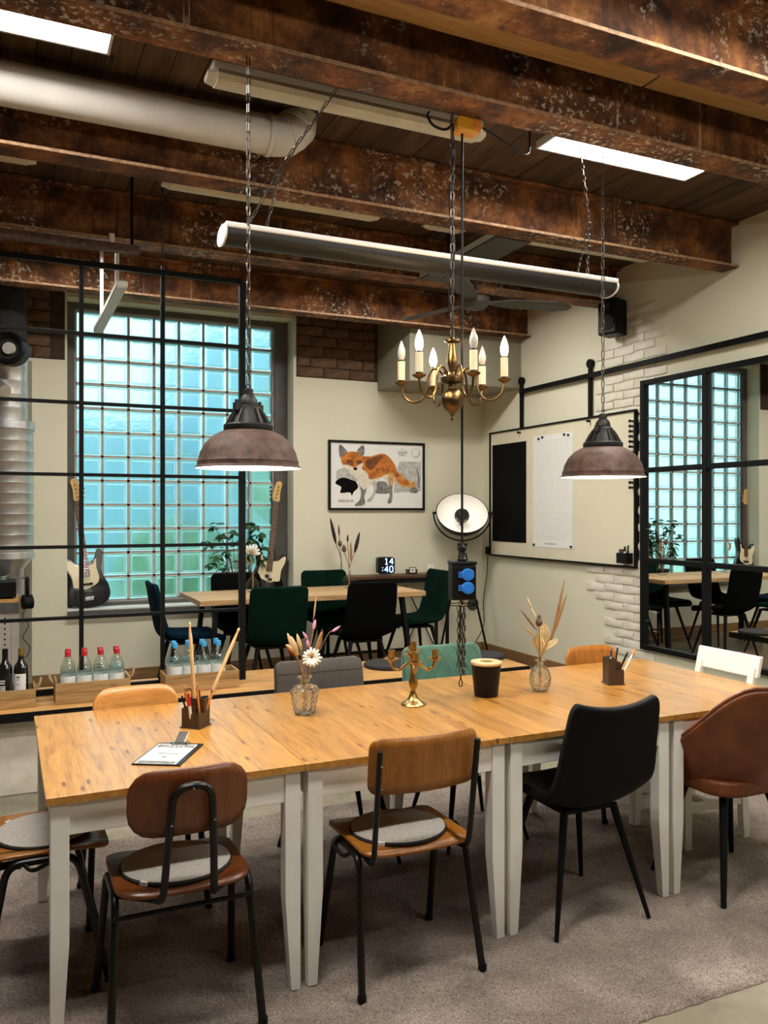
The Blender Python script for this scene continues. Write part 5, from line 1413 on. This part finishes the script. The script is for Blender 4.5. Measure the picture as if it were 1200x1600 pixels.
zt_, zb_ = pz(864, 678).z, pz(864, 856).z
pt = thing('flipchart_sheet', 'tall lined white flipchart sheet pinned to the cream board', 'paper', (XR - .0372, 0, 0))
MB().box((0, y_r, zb_), (.0012, y_l, zt_)).build('sheet', M['paper'], pt)
ln = MB()
for k in range(46):
    z_ = zt_ - .06 - k*(zt_ - zb_ - .12)/46; ln.box((-.0004, y_r + .012, z_), (-.0001, y_l - .012, z_ + .0018))
ln.box((-.0004, (y_r+y_l)/2 - .06, zb_ + .03), (-.0001, (y_r+y_l)/2 + .12, zb_ + .042))
ln.build('ruled_lines', M['ink_pale'], pt)
for yy, zz in ((y_r + .06, zt_ - .03), (y_r + .12, zt_ - .02), (y_l - .10, zt_ - .03), (y_l - .16, zt_ - .02), (y_r + .02, zb_ + .02), (y_l - .02, zb_ + .02)): MB().cyl((-.012, yy, zz), (-.0003, yy, zz), .011, n=10).build('pin', M['black_plastic'], pt)
def magnet(yy, zz, lab):
    o = MB().cyl((-.03, 0, 0), (0, 0, 0), .009, n=10).cyl((-.036, 0, 0), (-.03, 0, 0), .013, n=10).build('board_pin', M['black_plastic']); o.location = (XR - .0345, yy, zz)
    tag(o, lab, 'magnet', 'black magnets on the cream board')
ords = 'topmost second third fourth fifth sixth seventh eighth ninth tenth eleventh twelfth thirteenth lowest'.split()
for k in range(14):
    q_ = at(988, 658 + k*8.0, X=XR - .04); magnet(q_.y, q_.z, f'{ords[k]} black magnet in the column at the right of the cream board')
for px, py, l in ((813, 676, 'black magnet above the black sheet'), (922, 658, 'black magnet above the right pendant lamp cap')):
    q_ = pz(px, py); magnet(q_.y, q_.z, l)
q_ = pz(981, 880)
t = thing('marker_tray', 'small black magnetic cup holding markers at the lower right of the cream board', 'marker cup', (XR - .036, q_.y, q_.z), 0)
b = MB().box((-.07, -.06, 0), (-.066, .06, .085)).box((-.004, -.06, 0), (0, .06, .085)).box((-.066, -.06, 0), (-.004, -.056, .085)).box((-.066, .056, 0), (-.004, .06, .085)).box((-.066, -.056, 0), (-.004, .056, .004)).build('cup', M['black_plastic'], t)
MB().box((-.055, .0, .005), (-.02, .045, .115)).build('eraser', M['fan_grey'], t)
stick('marker', 'dark green marker in the cup on the cream board', 'marker', (XR - .07, q_.y - .03, q_.z + .006), (XR - .075, q_.y - .05, q_.z + .15), [(0, .008), (1, .008)], [(0, .7, 'barrel', 'black_plastic'), (.7, 1, 'cap', 'leaf')], 'markers in the board cup')
stick('marker', 'white-barrelled marker in the cup on the cream board', 'marker', (XR - .09, q_.y - .02, q_.z + .006), (XR - .09, q_.y - .028, q_.z + .14), [(0, .008), (1, .008)], [(0, .7, 'barrel', 'pale_label'), (.7, 1, 'cap', 'black_plastic')], 'markers in the board cup')
t = thing('wall_rail', 'long black steel rail along the right wall above the board and mirror', 'rail', (XR, 0, 2.77))
MB().box((-.052, 1.0, -.022), (-.042, 6.96, .022)).build('flat_bar', M['black_steel'], t)
for yy in (6.94, 5.3, 4.2, 3.0, 1.8): MB().cyl((-.042, yy, 0), (-.0005, yy, 0), .012, n=8).build('spacer', M['black_steel'], t)
for yy in (6.9, 5.62, 5.0, 4.4): MB().cyl((-.056, yy, 0), (-.052, yy, 0), .008, n=8).build('bolt', M['lamp_iron'], t)
# mirror like a steel window
t = thing('mirror', 'large black-framed mirror divided like a window on the right wall', 'mirror', (XR - .001, 0, 0))
my, mz = [5.21, 4.557, 3.905, 3.25], [.483, 1.18, 1.906, 2.61]
for i in range(3):
    for j in range(3): MB().box((-.022, my[i+1] + .001, mz[j] + .001), (-.015, my[i] - .001, mz[j+1] - .001)).build('pane', M['mirror'], t)
MB().box((-.014, my[3], mz[0]), (0, my[0], mz[3])).build('backing', M['black_plastic'], t)
for i, yy in enumerate(my): MB().box((-.05, yy - .022, mz[0] - .02), (-.0145, yy + .022, mz[3] + .02)).build('frame_bar', M['black_steel'], t, bevel=.003)
for j, zz in enumerate(mz): MB().box((-.046, my[3], zz - .020), (-.0145, my[0], zz + .020)).build('frame_bar', M['black_steel'], t, bevel=.003)
# loudspeaker, socket, cord on the right wall
p = at(957, 497, X=4.60)
t = thing('loudspeaker', 'small black loudspeaker mounted high on the right wall', 'speaker', (4.60, p.y, p.z), .35)
MB().box((-.09, -.09, -.15), (.09, .09, .15)).build('cabinet', M['black_plastic'], t, bevel=.02, seg=3)
MB().cyl((-.091, 0, -.05), (-.096, 0, -.05), .065, n=24).cyl((-.091, 0, .08), (-.096, 0, .08), .03, n=20).build('driver', M['felt_black'], t)
MB().box((.08, -.02, -.03), (.118, .02, .03)).build('bracket', M['black_steel'], t)
p = at(751, 943, Y=YB)
t = thing('wall_socket', 'round grey wall outlet beside the floor lamp', 'socket', (min(p.x, XR - .12), YB, p.z))
MB().lathe([(.002, 0), (.07, 0), (.07, .008), (.06, .018), (.03, .020), (.002, .020)], 24, M=Matrix.Rotation(PI/2, 4, 'X')).build('cover', M['fan_grey'], t)
MB().lathe([(.002, .0205), (.018, .0205), (.018, .022), (.002, .022)], 12, M=Matrix.Rotation(PI/2, 4, 'X')).build('plug', M['black_plastic'], t)
cpts = [(XR - .02, 7.60, 1.13), (XR - .02, 7.62, .9), (XR - .04, 7.66, .6), (XR - .05, 7.64, .35), (4.5, 7.60, .12), (4.40, 7.50, .075), (4.30, 7.44, .068)]
o = MB().tube(smooth_path(cpts, 6), .0045, 6).build('electric_cable', M['black_plastic']); tag(o, 'black cord running down from the board corner to the floor lamp', 'cord')
# ------------------------------------------------------------------ window corner: basses, plant, ducts, shelf
BODY = [(x*1.06, z*1.16) for x, z in [(0, 0), (.09, .006), (.15, .042), (.176, .10), (.166, .17), (.138, .23), (.122, .285), (.132, .335), (.148, .39), (.146, .435), (.122, .452), (.098, .432), (.080, .385), (.050, .358), (-.03, .356), (-.062, .345), (-.088, .362), (-.115, .392), (-.148, .402), (-.166, .372), (-.156, .32), (-.134, .265), (-.128, .21), (-.152, .15), (-.166, .09), (-.142, .035), (-.07, .005)]]
def closed_smooth(P, k=3):
    P = [Vector((*p, 0)) for p in P]; n = len(P); out = []
    for i in range(n):
        p0, p1, p2, p3 = P[i-1], P[i], P[(i+1) % n], P[(i+2) % n]
        for j in range(k):
            s = j/k; q_ = .5*((2*p1) + (p2-p0)*s + (2*p0-5*p1+4*p2-p3)*s*s + (3*p1-p0-3*p2+p3)*s**3); out.append((q_.x, q_.y))
    return out
XZ = Matrix.Rotation(PI/2, 4, 'X')          # polygon (x, y) -> (x, z), extruded towards -Y
def bass(label, foot, head, flip=False, split=False):
    foot, head = Vector(foot), Vector(head); d = (head - foot); lean = math.atan2(d.x, d.z)
    t = thing('bass_guitar', label, 'bass guitar', foot, 0, 'bass guitars leaning in the window'); t.rotation_euler = (-.10, lean, 0)
    s = d.length/1.17; t.scale = (s*(-1 if False else 1), s, s)
    fl = -1 if flip else 1
    MB().prism(closed_smooth([(x*fl, z) for x, z in (BODY if not flip else BODY[::-1])]), 0, .042, XZ, True).build('body', M['guitar_black'], t, bevel=.006)
    PG = [(x*1.06, z*1.14) for x, z in [(-.148, .385), (-.115, .375), (-.085, .345), (-.05, .335), (.055, .335), (.075, .37), (.092, .38), (.085, .31), (.10, .24), (.085, .19), (.03, .165), (-.02, .15), (-.06, .165), (-.11, .17), (-.115, .22), (-.118, .27), (-.145, .33)]]
    MB().prism(closed_smooth([(x*fl, z) for x, z in (PG if not flip else PG[::-1])], 2), .0425, .045, XZ).build('pickguard', M['cream_pickguard'], t)
    nk = MB(); nk.hexa([(-.030, -.056, .28), (.030, -.056, .28), (.030, -.030, .28), (-.030, -.030, .28)], [(-.020, -.056, .97), (.020, -.056, .97), (.020, -.034, .97), (-.020, -.034, .97)])
    nko = nk.build('neck', M['fretboard'], t)
    fr_ = MB()
    for k in range(18):
        z_ = .97 - .66*(1 - 2**(-k/12))/(1 - 2**(-18/12)); w_ = .030 - .010*(z_ - .28)/.69; fr_.box((-w_, -.0575, z_ - .001), (w_, -.0560, z_ + .001))
    fr_.build('frets', M['chrome'], nko)['kind'] = 'stuff'
    HD = [(-.020, .97), (.020, .97), (.030, .995), (.026, 1.05), (.030, 1.10), (.038, 1.15), (.018, 1.175), (-.018, 1.165), (-.032, 1.12), (-.046, 1.04), (-.044, 1.00)]
    ho = MB().prism(closed_smooth([(x*-fl, z) for x, z in (HD if fl < 0 else HD[::-1])], 2), .036, .050, XZ).build('headstock', M['maple'], t)
    for k in range(4):
        z_ = 1.005 + k*.037; x_ = fl*(.010 - .004*k)
        MB().cyl((x_, -.050, z_), (x_, -.062, z_), .0075, n=10).build('tuning_post', M['chrome'], ho)
        MB().cyl((fl*.03, -.043, z_), (fl*.06, -.043, z_), .003, n=6).ell((fl*.068, -.043, z_), (.011, .003, .008), 8, 6).build('tuning_key', M['chrome'], ho)
    st = MB()
    for k in range(4):
        a = -.021 + .014*k; b_ = -.013 + .0087*k
        st.cyl((a, -.060, .085), (b_, -.060, .975), .0011, n=5)
    st.build('strings', M['chrome'], t)
    if split:
        MB().box((-.035, -.056, .215), (.004, -.0455, .245)).box((.0, -.056, .19), (.036, -.0455, .215)).build('pickup', M['black_plastic'], t, bevel=.003)
    else:
        MB().box((-.045, -.056, .205), (.045, -.0455, .225)).box((-.045, -.056, .125), (.045, -.0425, .145)).build('pickup', M['black_plastic'], t, bevel=.003)
        cp = MB().prism(closed_smooth([(x*fl, z) for x, z in [(-.118, .17), (-.08, .165), (-.075, .12), (-.11, .055), (-.135, .06), (-.13, .11)]][::fl], 2), .0425, .0445, XZ).build('control_plate', M['lamp_iron'], t)
        for z_ in (.075, .105, .135): MB().cyl((-fl*.108, -.0446, z_), (-fl*.108, -.057, z_), .009, n=10).build('knob', M['black_plastic'], cp)
    MB().box((-.036, -.054, .068), (.036, -.0425, .098)).build('bridge', M['chrome'], t, bevel=.002)
Ys = 7.83
f = at(141, 955, Y=Ys); f.z = .7125; h_ = at(117, 748, Y=Ys); bass('black bass guitar with cream pickguard leaning at the left of the window', f, h_, False)
f = at(413, 940, Y=Ys); f.z = .7125; h_ = at(439, 752, Y=Ys); bass('black bass guitar with amber headstock leaning at the right of the window', f, h_, True, True)
# potted plant on the sill
p = at(368, 900, Y=7.87)
t = thing('potted_plant', 'leafy green potted plant on the window sill behind the black chair', 'plant', (p.x, p.y, .7125))
MB().lathe([(.002, 0), (.065, 0), (.068, .005), (.088, .13), (.094, .135), (.094, .155), (.086, .155), (.080, .13), (.002, .13)], 24).build('pot', M['lamp_iron'], t)
rnd = random.Random(5); lm = MB().add([(0, 0, 0), (.02, .014, .004), (.045, .018, .004), (.072, .0, -.004), (.045, -.018, .004), (.02, -.014, .004)], [(0, 1, 2, 3, 4, 5)], True).mesh('leaf', M['leaf'])
tips = [(335, 822), (325, 850), (345, 838), (338, 868), (330, 880), (352, 862), (362, 832), (372, 850), (385, 818), (398, 822), (404, 836), (392, 842), (400, 860), (408, 872), (388, 868), (378, 878), (350, 884), (412, 852)]
leaves = 0
for (px, py) in tips:
    e = at(px, py, Y=7.87 + rnd.uniform(-.07, .06)) - Vector((p.x, p.y, .7125))
    m_ = Vector((e.x*.35, e.y*.4, .13 + (e.z - .13)*.55))
    MB().tube(smooth_path([(e.x*.05, e.y*.1, .12), m_, e], 4), [.004]*5 + [.003]*4, 5).build('stem', M['stem_brown'], t)
    for k in range(9):
        a = 2*PI*k/9 + rnd.uniform(-.3, .3); o = put_child(lm, 'leaf', t, e + Vector((rnd.uniform(-.02, .02), rnd.uniform(-.02, .02), rnd.uniform(-.03, .03))))
        o.rotation_euler = (rnd.uniform(-.6, .6), rnd.uniform(-.1, .9), a); o.scale = (rnd.uniform(.9, 1.5),)*3
# galvanised duct
Yd = 7.455
t = thing('spiral_duct', 'fat galvanised spiral duct standing at the left edge of the back wall', 'duct', (.02, Yd, 1.22))
def spiral(r, z0, z1, pitch):
    pr = []; z = z0
    while z < z1 - pitch: pr += [(r, z), (r, z + pitch*.84), (r + .004, z + pitch*.90), (r + .004, z + pitch*.96)]; z += pitch
    return pr + [(r, z), (r, z1)]
MB().lathe(spiral(.195, 0, 1.02, .085), 40).build('lower_duct', M['galvanised'], t)
MB().lathe([(.20, 1.02), (.206, 1.025), (.206, 1.085), (.20, 1.09), (.15, 1.10)], 40).build('collar', M['galvanised'], t)
MB().lathe(spiral(.150, 1.09, 1.66, .11), 40).build('upper_duct', M['galvanised'], t)
MB().lathe([(.20, -.03), (.206, -.028), (.206, .02), (.195, .022)], 40).build('collar', M['galvanised'], t)
MB().lathe([(.12, -.35), (.12, -.12), (.19, -.03)], 32).build('reducer', M['galvanised'], t)
MB().cyl((-.12, -.10, 1.40), (-.02, -.30, 1.30), .07, .05, 20).build('branch', M['galvanised'], t)
MB().cyl((-.0, 0, 1.67), (0, 0, ZC - 1.22 - .001), .145, n=32).build('black_riser', M['felt_black'], t)
p = at(15, 545, Y=7.15)
t = thing('round_blower', 'round black blower with silver hub at the left edge under the grid', 'blower', (p.x, p.y, p.z), -.35)
Ry = Matrix.Rotation(PI/2, 4, 'X')
MB().lathe([(.125, -.10), (.13, .0), (.13, .03), (.115, .045), (.10, .03), (.085, .02)], 32, M=Ry).build('shell', M['black_plastic'], t)
MB().lathe([(.002, .03), (.045, .03), (.048, .022), (.05, .0)], 24, M=Ry).build('hub', M['peg_metal'], t)
MB().lathe([(.05, .005), (.118, .012)], 32, M=Ry).build('impeller', M['lamp_iron'], t)
MB().bar((0, .06, .08), (0, .16, .10), .03).build('mount', M['black_steel'], t)
# chase beside the duct
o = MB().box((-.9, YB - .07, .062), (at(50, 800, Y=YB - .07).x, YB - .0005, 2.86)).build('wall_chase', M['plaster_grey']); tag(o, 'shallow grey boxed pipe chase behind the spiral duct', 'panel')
# shelf with turntable and headphones
Yc = 6.93
sx0 = at(30, 950, Y=Yc).x
t = thing('metal_cabinet', 'grey perforated metal cabinet at the left edge below the turntable', 'cabinet', (sx0 - .30, Yc + .2, FZ))
MB().box((-.30, -.2, 0), (.30, .2, .88 - FZ)).build('body', M['peg_metal'], t, bevel=.003)
MB().box((-.31, -.21, .88 - FZ), (.30, .2, .905 - FZ)).build('top', M['bench_wood'], t)
MB().box((-.30, -.212, .80 - FZ), (.298, -.2005, .875 - FZ)).build('drawer', M['window_steel'], t)
for k in range(16): MB().cyl((.20, -.2005, .18 + k*.040), (.20, -.2035, .18 + k*.040), .007, n=8).build('hole', M['ink_black'], t)
MB().box((.243, -.202, .05), (.246, -.2005, .79 - FZ)).build('seam', M['ink_grey'], t)
t = thing('turntable', 'black turntable with silver platter on the grey cabinet', 'turntable', (sx0 - .24, Yc + .18, .906))
MB().box((-.22, -.17, .012), (.22, .17, .13)).build('plinth', M['black_plastic'], t, bevel=.006)
MB().lathe([(.002, .131), (.15, .131), (.152, .135), (.15, .15), (.002, .152)], 36).build('platter', M['chrome'], t)
MB().tube([(.17, .12, .131), (.17, .12, .165), (.15, -.05, .165), (.11, -.11, .160)], .006, 7).build('tone_arm', M['chrome'], t)
for a in (-1, 1):
    for b_ in (-1, 1): MB().cyl((a*.18, b_*.13, 0), (a*.18, b_*.13, .012), .02, n=10).build('foot', M['black_plastic'], t)
p = at(40, 925, Y=Yc - .02)
t = thing('headphones', 'black headphones hanging at the side of the grey cabinet', 'headphones', (p.x, p.y, p.z))
MB().tube([(.012, .06*math.cos(a), .02 + .085*math.sin(a)) for a in lin(-.5, PI + .5, 20)], .014, 8).build('headband', M['black_leather'], t)
for s in (-1, 1): MB().cyl((-.02, s*.075, -.075), (.045, s*.055, -.075), .048, n=20).build('ear_cup', M['black_leather'], t)
MB().tube(smooth_path([(0, -.06, -.11), (-.02, -.06, -.18), (.02, -.05, -.25), (-.02, -.05, -.34), (.03, -.04, -.42), (.0, -.03, -.5)], 5), .003, 5).build('cable', M['black_plastic'], t)
MB().bar((-.03, .0, .11), (.01, .0, .11), .012).build('hook', M['chrome'], t)
# rail and bar light above the grid
t = thing('hanging_rail', 'brown steel rail hanging level above the grid at the left edge', 'rail', (0, 5.10, 3.105))
xe = at(217, 405, Y=5.10).x
MB().box((XL + .02, -.03, 0), (xe, .03, .045)).build('channel', M['lamp_rust'], t, bevel=.002)
for x_ in (xe - .04, -.9): MB().cyl((x_, 0, .045), (x_, 0, ZC - 3.106), .009, n=8).build('hanger_rod', M['black_steel'], t)
MB().box((xe - .17, -.02, .045), (xe - .14, .02, .10)).build('roller', M['fixture_white'], t)
t = thing('bar_light', 'white straight bar light running towards the window behind the grid', 'bar light', (.66, 5.95, 2.97))
MB().box((-.035, -.60, 0), (.035, .85, .035)).build('housing', M['fixture_white'], t, bevel=.004)
MB().box((-.03, -.59, -.006), (.03, .84, 0)).build('diffuser', M['fixture_white'], t)
for y_ in (-.35, .6): MB().box((-.012, y_ - .012, .035), (.012, y_ + .012, ZC - 2.971)).build('stem', M['fixture_white'], t)
